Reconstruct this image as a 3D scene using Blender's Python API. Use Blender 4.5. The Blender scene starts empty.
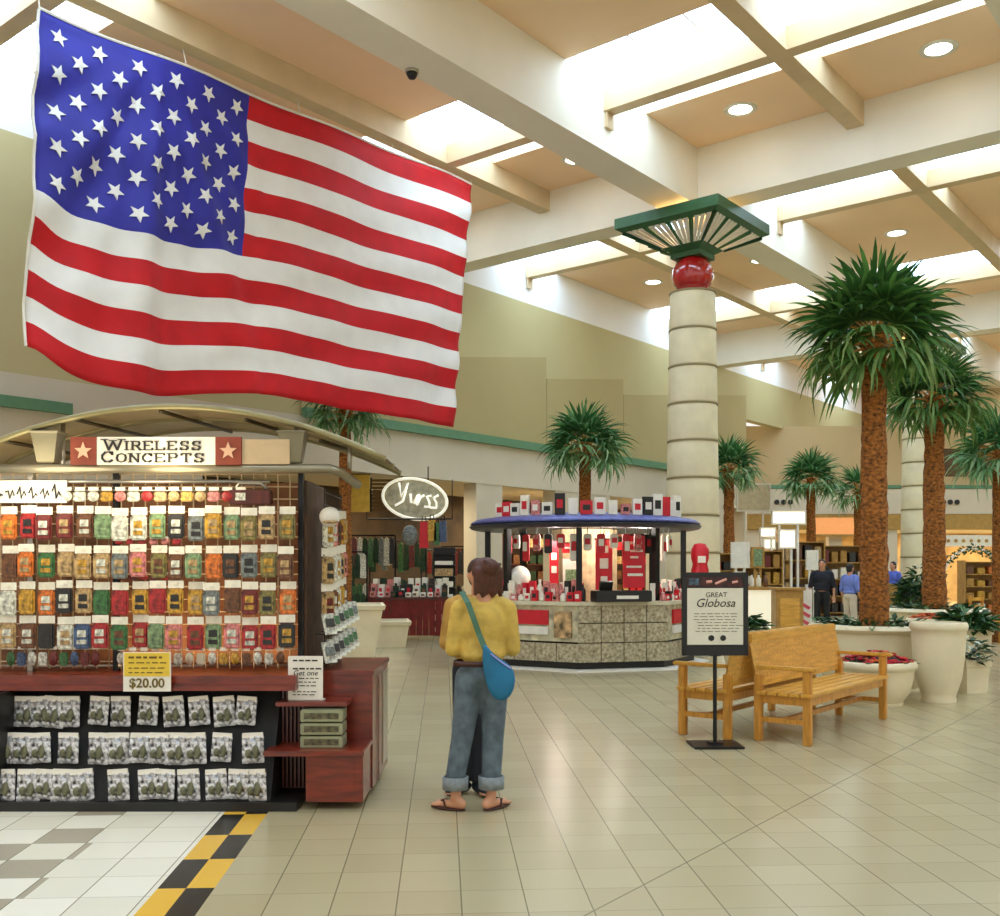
import bpy, bmesh, math, random
from mathutils import Vector, Matrix, Euler
R = math.radians
PI = math.pi
rnd = random.Random(7)
scene = bpy.context.scene
COL = scene.collection

# ------------------------------------------------------------------ camera
F = 1010.0; HZ = 565.0; CZ = 1.6
cd = bpy.data.cameras.new('camera'); cam = bpy.data.objects.new('camera', cd); COL.objects.link(cam)
cam.location = (0, 0, CZ); cam.rotation_euler = (R(90), 0, 0)
cd.sensor_width = 36; cd.sensor_fit = 'HORIZONTAL'; cd.lens = 36*F/1000; cd.shift_y = (HZ-458)/1000.0
cd.clip_end = 300
scene.camera = cam
# ------------------------------------------------------------------ world / exposure
w = bpy.data.worlds.new('world'); scene.world = w; w.use_nodes = True
w.node_tree.nodes['Background'].inputs[0].default_value = (1.0, .95, .87, 1)  # added warm ambient fill, enters through the open end behind the camera
w.node_tree.nodes['Background'].inputs[1].default_value = .78
scene.view_settings.view_transform = 'Standard'; scene.view_settings.look = 'None'
scene.view_settings.gamma = 1; scene.view_settings.use_curve_mapping = False
scene.view_settings.exposure = 0.38
SKY_STRENGTH = 5.6
def area(name, loc, rot, sx, sy, power, color):
    l = bpy.data.lights.new(name, 'AREA'); l.shape = 'RECTANGLE'; l.size = sx; l.size_y = sy
    l.energy = power; l.color = color
    o = bpy.data.objects.new(name, l); COL.objects.link(o); o.location = loc; o.rotation_euler = rot
    return o
def point(name, loc, power, color, radius=.15):
    l = bpy.data.lights.new(name, 'POINT'); l.energy = power; l.color = color; l.shadow_soft_size = radius
    o = bpy.data.objects.new(name, l); COL.objects.link(o); o.location = loc
    return o
# ------------------------------------------------------------------ frames
S1, C1 = .628, .778                       # direction of the building grid
RZ = math.atan2(C1, S1)
def W(u, v, z=0): return Vector((u*S1 - v*C1, u*C1 + v*S1, z))
def at(x, y, Y): return Vector(((x-500)/F*Y, Y, CZ + (HZ-y)/F*Y))
def onwall(x, y, v=16.4):
    r = (x-500)/F; Y = v/(S1 - C1*r); X = r*Y
    return X*S1+Y*C1, CZ+(HZ-y)/F*Y       # (u, z) on a plane of constant v
# ------------------------------------------------------------------ materials
def lin(c):
    c = c/255.0
    return c/12.92 if c <= .04045 else ((c+.055)/1.055)**2.4
def rgb(c): return (lin(c[0]), lin(c[1]), lin(c[2]), 1)
_m = {}
def mat(name, col, rough=.5, metal=0, var=.06, scale=8, bump=0, emit=0, alpha=1, trans=0, coat=0, stretch=None):
    if name in _m: return _m[name]
    m = bpy.data.materials.new(name); m.use_nodes = True; nt = m.node_tree; b = nt.nodes['Principled BSDF']
    c = rgb(col)
    tc = nt.nodes.new('ShaderNodeTexCoord'); mp = nt.nodes.new('ShaderNodeMapping')
    nt.links.new(tc.outputs['Object'], mp.inputs[0])
    if stretch: mp.inputs['Scale'].default_value = stretch
    n = nt.nodes.new('ShaderNodeTexNoise'); n.inputs['Scale'].default_value = scale; n.inputs['Detail'].default_value = 3
    nt.links.new(mp.outputs[0], n.inputs['Vector'])
    r = nt.nodes.new('ShaderNodeValToRGB')
    r.color_ramp.elements[0].position = .3; r.color_ramp.elements[1].position = .7
    r.color_ramp.elements[0].color = tuple(max(0, q*(1-var*1.6)) for q in c[:3])+(1,)
    r.color_ramp.elements[1].color = tuple(min(1, q*(1+var)) for q in c[:3])+(1,)
    nt.links.new(n.outputs['Fac'], r.inputs[0]); nt.links.new(r.outputs[0], b.inputs['Base Color'])
    b.inputs['Roughness'].default_value = rough; b.inputs['Metallic'].default_value = metal
    if bump:
        bp = nt.nodes.new('ShaderNodeBump'); bp.inputs['Strength'].default_value = bump; bp.inputs['Distance'].default_value = .02
        nt.links.new(n.outputs['Fac'], bp.inputs['Height']); nt.links.new(bp.outputs[0], b.inputs['Normal'])
    if emit:
        b.inputs['Emission Color'].default_value = c; b.inputs['Emission Strength'].default_value = emit
    if trans: b.inputs['Transmission Weight'].default_value = trans
    if coat: b.inputs['Coat Weight'].default_value = coat
    b.inputs['Alpha'].default_value = alpha
    m.diffuse_color = c; _m[name] = m
    return m

CEIL = mat('ceiling_paint', (246, 242, 234), .7, var=.02, scale=1)
GIRD = mat('girder_paint', (240, 231, 210), .7, var=.03, scale=1)
PANEL = mat('ceiling_panel_warm_lit', (250, 214, 172), .75, var=.03, scale=.6)  # peach glow of the uplights put into the panels' base colour
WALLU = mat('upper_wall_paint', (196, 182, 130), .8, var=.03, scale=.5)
WALLS = mat('wall_step_darker', (182, 164, 112), .8, var=.03, scale=.5)  # slightly darker tan than the upper wall
BAND = mat('cream_band_paint', (214, 202, 176), .7, var=.03, scale=1)
FARW = mat('far_wall_paint', (198, 172, 126), .8, var=.03, scale=.5)
GREEN = mat('green_trim_paint', (96, 140, 104), .5, var=.05)
DGREEN = mat('capital_green_metal', (48, 96, 56), .45, var=.08)
STONE = mat('column_stone', (222, 208, 166), .6, var=.05, scale=3, bump=.1)
JOINT = mat('column_joint', (150, 136, 98), .8)
REDGL = mat('red_glazed_ball', (176, 22, 26), .12, var=.12, scale=3, coat=1)
CREAM = mat('cream_planter', (228, 214, 176), .55, var=.05, scale=3, bump=.05)
SOIL = mat('dark_soil', (58, 44, 28), .95, var=.3, scale=20, bump=.6)
BLACK = mat('black_paint', (22, 22, 20), .45, var=.2)
BLACKM = mat('black_metal', (34, 34, 34), .35, .5, var=.1)
CHROME = mat('brushed_steel', (176, 170, 156), .3, .8, var=.05)
CHERRY = mat('cherry_wood', (120, 40, 20), .3, var=.28, scale=5, stretch=(1, 1, 6), coat=.3)
CHERRYD = mat('dark_cherry_wood', (84, 30, 16), .35, var=.28, scale=5, stretch=(6, 1, 1))
PINE = mat('honey_pine', (216, 160, 62), .38, var=.14, scale=5, stretch=(1, 8, 8), coat=.2)
PINEL = mat('honey_pine_leg', (204, 142, 54), .4, var=.16, scale=6, stretch=(6, 6, 1), coat=.2)
WHITE = mat('white_card', (236, 230, 214), .5, var=.04)
TRUNK = mat('palm_fibre', (150, 92, 34), .95, var=.5, scale=18, bump=1.0, stretch=(1, 1, 1.6))
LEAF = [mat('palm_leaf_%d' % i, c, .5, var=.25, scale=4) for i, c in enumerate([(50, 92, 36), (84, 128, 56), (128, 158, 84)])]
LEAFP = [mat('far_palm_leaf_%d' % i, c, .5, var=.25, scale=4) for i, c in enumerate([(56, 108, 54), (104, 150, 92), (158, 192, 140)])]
PLANT = [mat('plant_leaf_%d' % i, c, .5, var=.2) for i, c in enumerate([(38, 76, 36), (70, 110, 52)])]
SKYP = mat('skylight_glazing', (196, 224, 255), .3, var=0, emit=SKY_STRENGTH)
LAMPW = mat('lamp_lens', (255, 246, 226), .3, var=0, emit=9)
INK = mat('dark_ink', (36, 34, 30), .6)

def leafy(m, f=.35):
    nt = m.node_tree; b = nt.nodes['Principled BSDF']; out = nt.nodes['Material Output']
    tr = nt.nodes.new('ShaderNodeBsdfTranslucent'); mx = nt.nodes.new('ShaderNodeMixShader'); mx.inputs[0].default_value = f
    nt.links.new(b.inputs['Base Color'].links[0].from_socket, tr.inputs[0])
    nt.links.new(b.outputs[0], mx.inputs[1]); nt.links.new(tr.outputs[0], mx.inputs[2]); nt.links.new(mx.outputs[0], out.inputs[0])
for m_ in LEAF+LEAFP: leafy(m_)
BEAM = mat('tan_beam', (218, 192, 150), .7, var=.05, scale=2)  # one tan for the small beams, all faces alike
# ------------------------------------------------------------------ mesh builder
class MB:
    def __init__(s): s.v = []; s.f = []; s.m = []
    def add(s, vs, fs, mi=0):
        b = len(s.v); s.v += [Vector(q) for q in vs]; s.f += [tuple(i+b for i in f) for f in fs]; s.m += [mi]*len(fs); return s
    def box(s, c, d, mi=0, rz=0, rx=0, ry=0, bev=0):
        x, y, z = d[0]/2, d[1]/2, d[2]/2
        M = Matrix.Translation(Vector(c)) @ Euler((rx, ry, rz)).to_matrix().to_4x4()
        if bev <= 0 or min(x, y, z) <= bev*1.01:
            vs = [M @ Vector((i*x, j*y, k*z)) for i in (-1, 1) for j in (-1, 1) for k in (-1, 1)]
            return s.add(vs, [(0, 1, 3, 2), (4, 6, 7, 5), (0, 4, 5, 1), (2, 3, 7, 6), (0, 2, 6, 4), (1, 5, 7, 3)], mi)
        bm = bmesh.new(); bmesh.ops.create_cube(bm, size=1)
        bmesh.ops.scale(bm, vec=d, verts=bm.verts)
        bmesh.ops.bevel(bm, geom=bm.edges[:], offset=bev, segments=2, affect='EDGES')
        bm.verts.index_update()
        s.add([M @ v.co for v in bm.verts], [[v.index for v in f.verts] for f in bm.faces], mi); bm.free(); return s
    def b2(s, a, b, mi=0, bev=0):                       # box from corner a to corner b
        return s.box([(a[i]+b[i])/2 for i in range(3)], [abs(b[i]-a[i]) for i in range(3)], mi, bev=bev)
    def prism(s, poly, z0, z1, mi=0):
        n = len(poly)
        vs = [(p[0], p[1], z0) for p in poly]+[(p[0], p[1], z1) for p in poly]
        return s.add(vs, [tuple(range(n))[::-1], tuple(range(n, 2*n))]+[(i, (i+1) % n, n+(i+1) % n, n+i) for i in range(n)], mi)
    def plate(s, poly, y0, y1, mi=0):                   # outline in x,z ; thickness in y
        n = len(poly)
        vs = [(p[0], y0, p[1]) for p in poly]+[(p[0], y1, p[1]) for p in poly]
        return s.add(vs, [tuple(range(n)), tuple(range(n, 2*n))[::-1]]+[(i, n+i, n+(i+1) % n, (i+1) % n) for i in range(n)], mi)
    def tube(s, pts, r, seg=8, mi=0, cap=True):
        pts = [Vector(p) for p in pts]; rs = r if isinstance(r, (list, tuple)) else [r]*len(pts)
        b = len(s.v); up = None
        for i, p in enumerate(pts):
            t = (pts[min(i+1, len(pts)-1)]-pts[max(i-1, 0)]).normalized()
            if up is None: up = Vector((0, 0, 1)) if abs(t.z) < .9 else Vector((1, 0, 0))
            a = t.cross(up).normalized(); up = a.cross(t).normalized()
            for k in range(seg):
                q = 2*PI*k/seg; s.v.append(p+(a*math.cos(q)+up*math.sin(q))*rs[i])
        for i in range(len(pts)-1):
            for k in range(seg):
                s.f.append((b+i*seg+k, b+i*seg+(k+1) % seg, b+(i+1)*seg+(k+1) % seg, b+(i+1)*seg+k)); s.m.append(mi)
        if cap:
            s.f.append(tuple(b+k for k in range(seg))[::-1]); s.m.append(mi)
            e = b+(len(pts)-1)*seg; s.f.append(tuple(e+k for k in range(seg))); s.m.append(mi)
        return s
    def lathe(s, prof, c=(0, 0, 0), seg=32, mi=0, sx=1, sy=1, rot=0, cap=True):
        b = len(s.v); n = len(prof)
        for (r, z) in prof:
            for k in range(seg):
                q = 2*PI*k/seg+rot; s.v.append(Vector((c[0]+r*math.cos(q)*sx, c[1]+r*math.sin(q)*sy, c[2]+z)))
        for i in range(n-1):
            for k in range(seg):
                s.f.append((b+i*seg+k, b+i*seg+(k+1) % seg, b+(i+1)*seg+(k+1) % seg, b+(i+1)*seg+k)); s.m.append(mi)
        if cap:
            if prof[0][0] > 1e-4: s.f.append(tuple(b+k for k in range(seg))[::-1]); s.m.append(mi)
            if prof[-1][0] > 1e-4: s.f.append(tuple(b+(n-1)*seg+k for k in range(seg))); s.m.append(mi)
        return s
    def capsule(s, p0, r0, p1, r1, seg=12):
        p0 = Vector(p0); p1 = Vector(p1); t = (p1-p0); L = t.length; t = t.normalized() if L > 1e-6 else Vector((0, 0, 1))
        pts = []; rs = []
        for a in (80, 55, 28, 0): pts.append(p0-t*r0*math.sin(R(a))); rs.append(r0*math.cos(R(a)))
        for a in (0, 28, 55, 80): pts.append(p1+t*r1*math.sin(R(a))); rs.append(r1*math.cos(R(a)))
        return s.tube(pts, rs, seg)
    def ell(s, c, r, rz=0, rx=0, seg=16, mi=0):
        M = Matrix.Translation(Vector(c)) @ Euler((rx, 0, rz)).to_matrix().to_4x4()
        b = len(s.v); n = 9
        for i in range(n+1):
            a = -PI/2+PI*i/n
            for k in range(seg):
                q = 2*PI*k/seg
                s.v.append(M @ Vector((r[0]*math.cos(a)*math.cos(q), r[1]*math.cos(a)*math.sin(q), r[2]*math.sin(a))))
        for i in range(n):
            for k in range(seg):
                s.f.append((b+i*seg+k, b+i*seg+(k+1) % seg, b+(i+1)*seg+(k+1) % seg, b+(i+1)*seg+k)); s.m.append(mi)
        return s
    def build(s, name, mats, parent=None, smooth=False, loc=None, rz=None, angle=None):
        me = bpy.data.meshes.new(name); me.from_pydata([tuple(v) for v in s.v], [], s.f)
        if not isinstance(mats, (list, tuple)): mats = [mats]
        for m in mats: me.materials.append(m)
        me.polygons.foreach_set('material_index', s.m)
        if smooth: me.polygons.foreach_set('use_smooth', [True]*len(s.f))
        bm = bmesh.new(); bm.from_mesh(me)
        if smooth: bmesh.ops.remove_doubles(bm, verts=bm.verts, dist=1e-5)
        bmesh.ops.recalc_face_normals(bm, faces=bm.faces); bm.to_mesh(me); bm.free()
        if smooth and angle is not None: me.set_sharp_from_angle(angle=R(angle))
        me.update()
        o = bpy.data.objects.new(name, me); COL.objects.link(o)
        if parent: o.parent = parent
        if loc is not None: o.location = loc
        if rz is not None: o.rotation_euler = (0, 0, rz)
        return o
def tag(o, label, cat, group=None, kind=None):
    o['label'] = label; o['category'] = cat
    if group: o['group'] = group
    if kind: o['kind'] = kind
    return o
def struct(o): o['kind'] = 'structure'; return o
def thing(name, label, cat, loc=(0, 0, 0), rz=0, group=None):
    o = bpy.data.objects.new(name, None); COL.objects.link(o); o.empty_display_size = .1
    o.location = loc; o.rotation_euler = (0, 0, rz)
    return tag(o, label, cat, group)
def copy_tree(o, parent=None):
    kids = list(o.children)
    c = o.copy(); COL.objects.link(c); c.parent = parent
    for k in kids: copy_tree(k, c)
    return c
def text_mesh(body, size, wscale=1.0, ext=.002, off=0.0, align='CENTER', shear=0, spacing=1.0):
    cu = bpy.data.curves.new('lettering', 'FONT'); cu.body = body; cu.size = size; cu.extrude = ext; cu.offset = off
    cu.align_x = align; cu.align_y = 'CENTER'; cu.shear = shear; cu.space_character = spacing; cu.resolution_u = 4
    t = bpy.data.objects.new('lettering', cu); COL.objects.link(t)
    dg = bpy.context.evaluated_depsgraph_get(); dg.update()
    me = bpy.data.meshes.new_from_object(t.evaluated_get(dg)); me.name = 'lettering'
    me.transform(Matrix.Rotation(R(90), 4, 'X') @ Matrix.Diagonal((wscale, 1, 1, 1)))
    bpy.data.objects.remove(t); bpy.data.curves.remove(cu)
    return me
def lettering(body, size, loc, m, parent, name='lettering', rz=0, **k):
    me = text_mesh(body, size, **k); me.materials.clear(); me.materials.append(m)
    o = bpy.data.objects.new(name, me); COL.objects.link(o); o.parent = parent; o.location = loc; o.rotation_euler = (0, 0, rz)
    return o

# ================================================================== SETTING
# ---- floor with procedural tiles
def floor_mat():
    m = bpy.data.materials.new('floor_tiles'); m.use_nodes = True; nt = m.node_tree; b = nt.nodes['Principled BSDF']; L = nt.links
    geo = nt.nodes.new('ShaderNodeNewGeometry'); sep = nt.nodes.new('ShaderNodeSeparateXYZ'); L.new(geo.outputs['Position'], sep.inputs[0])
    def mth(op, a, b2=None, c=None):
        n = nt.nodes.new('ShaderNodeMath'); n.operation = op
        for i, q in enumerate((a, b2, c)):
            if q is None: continue
            if isinstance(q, (int, float)): n.inputs[i].default_value = q
            else: L.new(q, n.inputs[i])
        return n.outputs[0]
    def mix(f, a, b2):
        n = nt.nodes.new('ShaderNodeMix'); n.data_type = 'RGBA'
        if isinstance(f, (int, float)): n.inputs[0].default_value = f
        else: L.new(f, n.inputs[0])
        for i, q in ((6, a), (7, b2)):
            if isinstance(q, tuple): n.inputs[i].default_value = q
            else: L.new(q, n.inputs[i])
        return n.outputs[2]
    X, Y = sep.outputs[0], sep.outputs[1]
    p = mth('ADD', mth('MULTIPLY', X, .9984), mth('MULTIPLY', Y, .0563))
    q = mth('ADD', mth('MULTIPLY', X, -.0563), mth('MULTIPLY', Y, .9984))
    ps = mth('DIVIDE', mth('SUBTRACT', p, .087), .3053); qs = mth('DIVIDE', mth('SUBTRACT', q, 4.64), .325)
    def cell(v): return mth('FLOOR', v)
    def edge(v, w): return mth('LESS_THAN', mth('ABSOLUTE', mth('SUBTRACT', mth('FRACT', mth('ADD', v, .5)), .5)), w)
    cv = nt.nodes.new('ShaderNodeCombineXYZ'); L.new(cell(ps), cv.inputs[0]); L.new(cell(qs), cv.inputs[1])
    wn = nt.nodes.new('ShaderNodeTexWhiteNoise'); L.new(cv.outputs[0], wn.inputs[0])
    nz = nt.nodes.new('ShaderNodeTexNoise'); nz.inputs['Scale'].default_value = 1.1; nz.inputs['Detail'].default_value = 4; L.new(geo.outputs['Position'], nz.inputs['Vector'])
    base = mix(wn.outputs['Value'], rgb((174, 160, 122)), rgb((184, 171, 133)))
    base = mix(mth('MULTIPLY', nz.outputs['Fac'], .45), base, rgb((164, 150, 112)))
    white = mix(wn.outputs['Value'], rgb((226, 220, 196)), rgb((240, 234, 214)))
    # whiter field left of the chequered strip, with grey tiles
    stripL = -1.41        # left edge of strip in p
    inwhite = mth('MULTIPLY', mth('LESS_THAN', p, stripL), mth('LESS_THAN', q, 9))
    k = mth('MODULO', mth('ADD', mth('ADD', cell(ps), mth('MULTIPLY', cell(qs), 1)), 400), 2)
    greyband = mth('LESS_THAN', p, stripL-.60)
    gcell = mth('MULTIPLY', mth('MULTIPLY', greyband, mth('COMPARE', k, 0, .1)), mth('GREATER_THAN', wn.outputs['Value'], .25))
    white = mix(gcell, white, rgb((172, 162, 138)))
    colr = mix(inwhite, base, white)
    # joints
    jp = edge(ps, .011); jq = mth('MULTIPLY', edge(qs, .012), .45)
    far = mth('SUBTRACT', 1, mth('MULTIPLY', mth('LESS_THAN', 16, Y), .5))
    jt = mth('MULTIPLY', mth('MAXIMUM', jp, jq), far)
    dd = mth('SUBTRACT', mth('SUBTRACT', q, 4.642), mth('MULTIPLY', mth('SUBTRACT', p, .697), 1.19))
    jd = mth('MULTIPLY', mth('LESS_THAN', mth('ABSOLUTE', dd), .008), mth('GREATER_THAN', p, .5))
    jt = mth('MAXIMUM', jt, mth('MULTIPLY', jd, .9))
    colr = mix(mth('MULTIPLY', jt, .8), colr, rgb((104, 94, 68)))
    # chequered strip
    ins = mth('MULTIPLY', mth('GREATER_THAN', p, stripL), mth('MULTIPLY', mth('LESS_THAN', p, stripL+.28), mth('LESS_THAN', q, 9)))
    a = mth('FLOOR', mth('DIVIDE', mth('SUBTRACT', p, stripL), .14)); bq = mth('FLOOR', mth('DIVIDE', mth('SUBTRACT', q, 5.08), .495))
    ck = mth('MODULO', mth('ADD', a, mth('ADD', bq, 100)), 2)
    ck2 = mix(mth('COMPARE', ck, 0, .1), rgb((226, 176, 58)), rgb((34, 32, 24)))
    colr = mix(ins, colr, ck2)
    L.new(colr, b.inputs['Base Color'])
    b.inputs['Roughness'].default_value = .26
    rr = mth('ADD', mth('MULTIPLY', nz.outputs['Fac'], .14), .17); L.new(rr, b.inputs['Roughness'])
    b.inputs['Specular IOR Level'].default_value = .5
    bp = nt.nodes.new('ShaderNodeBump'); bp.inputs['Strength'].default_value = .25; bp.inputs['Distance'].default_value = .004; bp.invert = True
    L.new(jt, bp.inputs['Height']); L.new(bp.outputs[0], b.inputs['Normal'])
    return m
struct(MB().b2((-45, -8, -.2), (60, 75, 0)).build('floor', floor_mat()))

# ---- coffered ceiling, everything in the grid frame (u, v)
H = 8.6
VG = [16.4, 9.7, 2.85, -4.0, -10.85]; UG = [-11.4, 3.3, 18.0, 32.7, 47.4, 62.1]
tn = [0]
def trim(mb, m):
    tn[0] += 1; return struct(mb.build('trim_%d' % tn[0], m, rz=RZ))
for v in VG[1:]: trim(MB().b2((-11, v-.35, H), (62, v+.35, 10.8)), GIRD)
for i, u in enumerate(UG[1:]):
    for a, b in zip(VG[1:], VG[:-1]):
        trim(MB().b2((u-.3, a+.352, H), (u+.3, b-(.352 if b < 16 else 0.0), 10.79)), GIRD)
UD = []
for u in UG[1:]: UD += [u-3.5, u+3.55]
UD = [u for u in UD if -2 < u < 60]
VC = [(a+b)/2 for a, b in zip(VG[1:], VG[:-1])]
for j, v in enumerate(VC):
    for a, b in zip(UG[:-1], UG[1:]):
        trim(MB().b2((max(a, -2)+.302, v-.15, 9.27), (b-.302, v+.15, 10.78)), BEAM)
cells = []
for a, b, c in zip(VG[1:], VC, VG[:-1]): cells += [(a+.352, b-.152), (b+.152, c-(.352 if c < 16 else 0))]
wn_ = 0; cn_ = 0
FACE = set(c[0] for c in cells[::2])
for (v0, v1) in cells:
    if v1 < -8: continue
    for u in UD:
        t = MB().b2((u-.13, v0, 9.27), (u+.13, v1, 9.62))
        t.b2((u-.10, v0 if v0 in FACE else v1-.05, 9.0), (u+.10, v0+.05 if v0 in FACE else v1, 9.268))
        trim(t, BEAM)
        wn_ += 1
        sk = MB().b2((u-1.25, v0+.02, 9.90), (u+1.25, v1-.02, 9.94))
        o = struct(sk.build('window_%d' % wn_, SKYP, rz=RZ))
        fr = MB()
        for k in range(1, 3):
            vv = v0+(v1-v0)*k/3; fr.b2((u-1.24, vv-.015, 9.88), (u+1.24, vv+.015, 9.90))
        o2 = fr.build('mullion', WHITE, o)
        o2.matrix_parent_inverse = Matrix(); o2.rotation_euler = (0, 0, 0)
        # shaft walls
        sh = MB().b2((u-1.33, v0, 9.80), (u-1.25, v1, 10.5)); sh.b2((u+1.25, v0, 9.80), (u+1.33, v1, 10.5))
        trim(sh, CEIL)
# panels between skylights
edges = sorted(UD); 
spans = []
prev = -11
for u in edges: spans.append((prev, u-1.25)); prev = u+1.25
spans.append((prev, 62))
for (v0, v1) in cells:
    if v1 < -8: continue
    for (a, b) in spans:
        mids = [g for g in UG if a < g < b]
        parts = [(a, mids[0]-.302), (mids[0]+.302, b)] if mids else [(a, b)]
        for (p0, p1) in parts:
            cn_ += 1
            struct(MB().b2((p0, v0, 9.70), (p1, v1, 9.80)).build('ceiling' if cn_ == 1 else 'ceiling.%03d' % cn_, PANEL, rz=RZ))
# roof lid
struct(MB().b2((-11, -11, 10.85), (62, 17, 10.95)).build('ceiling_roof', CEIL, rz=RZ)).name = 'ceiling.900'
# downlights
def downlight(u, v, lab):
    t = thing('downlight', lab, 'ceiling light', W(u, v, 9.70), RZ, 'round downlights in the coffers')
    MB().lathe([(.20, -.012), (.28, -.014), (.29, 0), (.20, 0)], cap=False).build('trim_ring', WHITE, t, True)
    MB().lathe([(.0, -.006), (.205, -.008), (.205, -.001)]).build('lens', LAMPW, t)
VN = {4.6: 'second', 7.95: 'first', 11.5: 'third', 14.75: 'fourth'}
for u, un in ((8.0, 'nearest'), (16.65, 'second nearest'), (25.25, 'middle'), (33.95, 'far'), (42.6, 'farthest')):
    for v, vn in ((14.75, 'beside the left wall'), (11.5, 'left of the long girder'), (7.95, 'right of the long girder'), (4.6, 'right of the small cross beam')):
        downlight(u, v, 'recessed downlight in the %s coffer row, %s' % (un, vn))
# ---- left wall (plane v = 16.4), openings in the ground floor
def Ux(x): return onwall(x, 500)[0]
Lw = MB(); Lw.b2((-6, 16.4, 4.7), (Ux(745), 16.75, 8.6)); struct(Lw.build('wall_left', WALLU, rz=RZ))
struct(MB().b2((Ux(745)+.001, 16.4, 7.0), (62, 16.75, 8.6)).build('wall_left_upper', WALLU, rz=RZ))
bd = MB(); bd.b2((-6, 16.3, 3.65), (Ux(745), 16.75, 4.69)); struct(bd.build('wall_left_band', BAND, rz=RZ))
tr = MB(); tr.b2((Ux(300), 16.17, 4.66), (Ux(745), 16.4, 4.86)); tr.b2((-6, 16.17, 4.12), (Ux(66), 16.3, 4.30)); trim(tr, GREEN)
op = [(Ux(200), Ux(474)), (Ux(500), Ux(553)), (Ux(608), Ux(655)), (Ux(730), Ux(742))]
pr = MB(); last = -6
for a, b in op:
    pr.b2((last, 16.32, 0), (a, 16.74, 3.65)); last = b
pr.b2((last, 16.32, 0), (Ux(745), 16.74, 3.65))
struct(pr.build('wall_left_piers', BAND, rz=RZ))
STOREW = mat('store_back_wall', (74, 56, 34), .8, var=.3, scale=1.5)
sb = MB(); sb.b2((Ux(200)-1, 20.4, 0), (Ux(745)-.5, 20.6, 3.9)); struct(sb.build('wall_store', STOREW, rz=RZ))
struct(MB().b2((Ux(200)-1, 16.76, 3.7), (Ux(745)-.5, 20.6, 3.8)).build('ceiling.901', BAND, rz=RZ))
struct(MB().b2((-6, 16.42, 8.601), (62, 16.75, 10.8)).build('trim_900', CEIL, rz=RZ))
# thin darker panels on the upper wall, stepped tops level in view
def wall_step(poly, m):
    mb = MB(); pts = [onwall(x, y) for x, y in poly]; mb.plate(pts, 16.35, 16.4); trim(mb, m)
wall_step([(300, 357), (545, 357.5), (545, 450), (300, 415)], WALLS)
wall_step([(545.5, 379), (622, 379.5), (622, 459), (545.5, 451)], WALLS)
wall_step([(622.5, 395), (745, 395.5), (745, 478), (622.5, 460)], WALLS)
# ---- far wall (faces the camera) with storefronts
YF = 40.0
f_ = MB(); f_.b2((9.75, YF, 3.6), (15.5, YF+.4, 7.1)); struct(f_.build('wall_far', FARW))
f_ = MB(); f_.b2((15.5, YF, 6.25), (34, YF+.4, 10.7)); f_.b2((15.5, YF, 3.6), (34, YF+.4, 5.1)); f_.b2((15.5, YF, 5.1), (17.3, YF+.4, 6.25)); struct(f_.build('wall_far_right', FARW))
struct(MB().b2((17.3, YF+3, 4.8), (34, YF+3.2, 7)).build('wall_gallery', STOREW))
struct(MB().b2((9.75, YF-.12, 4.62), (34, YF, 4.76)).build('trim_901', GREEN))
struct(MB().b2((9.75, YF-.10, 3.62), (34, YF-.001, 4.6)).build('trim_902', BAND))
OCHRE = mat('ochre_fascia', (176, 138, 66), .6, var=.1)
struct(MB().b2((9.75, YF-.2, 3.0), (34, YF+.3, 3.6)).build('trim_903', OCHRE))
bk = MB()
for X in (9.75, 13.0, 15.2, 21.5, 26.5): bk.b2((X, YF-.1, 0), (X+.5, YF+.3, 2.99))
struct(bk.build('wall_far_piers', BAND))
FARS = mat('far_store_wall', (196, 160, 104), .8, var=.25, scale=1.2)
struct(MB().b2((9.0, YF+5, 0), (34, YF+5.2, 3.2)).build('wall_far_store', FARS))
struct(MB().b2((9.0, YF+.31, 3.0), (34, YF+5.2, 3.1)).build('ceiling.902', BAND))
struct(MB().b2((44, -12, 0), (44.4, 44, 10.8)).build('wall_right', FARW))
struct(MB().b2((62, -12, 0), (62.4, 17, 10.8)).build('wall_end', FARW, rz=RZ))
# lamp light in shops
for x, Y, p_ in ((375, 25.5, 130), (530, 30, 160), (630, 35, 160)):
    q = at(x, 500, Y); area('shop_light', (q.x, q.y, 3.5), (0, 0, 0), 2.5, 1.5, p_, (1, .85, .6))
for X in (11.5, 18, 23): area('shop_light', (X, YF+2.5, 2.9), (0, 0, 0), 4, 2, 230, (1, .85, .6))
area('gallery_light', (22, YF+1.6, 6.6), (0, 0, 0), 6, 1, 120, (1, .8, .5))

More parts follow.
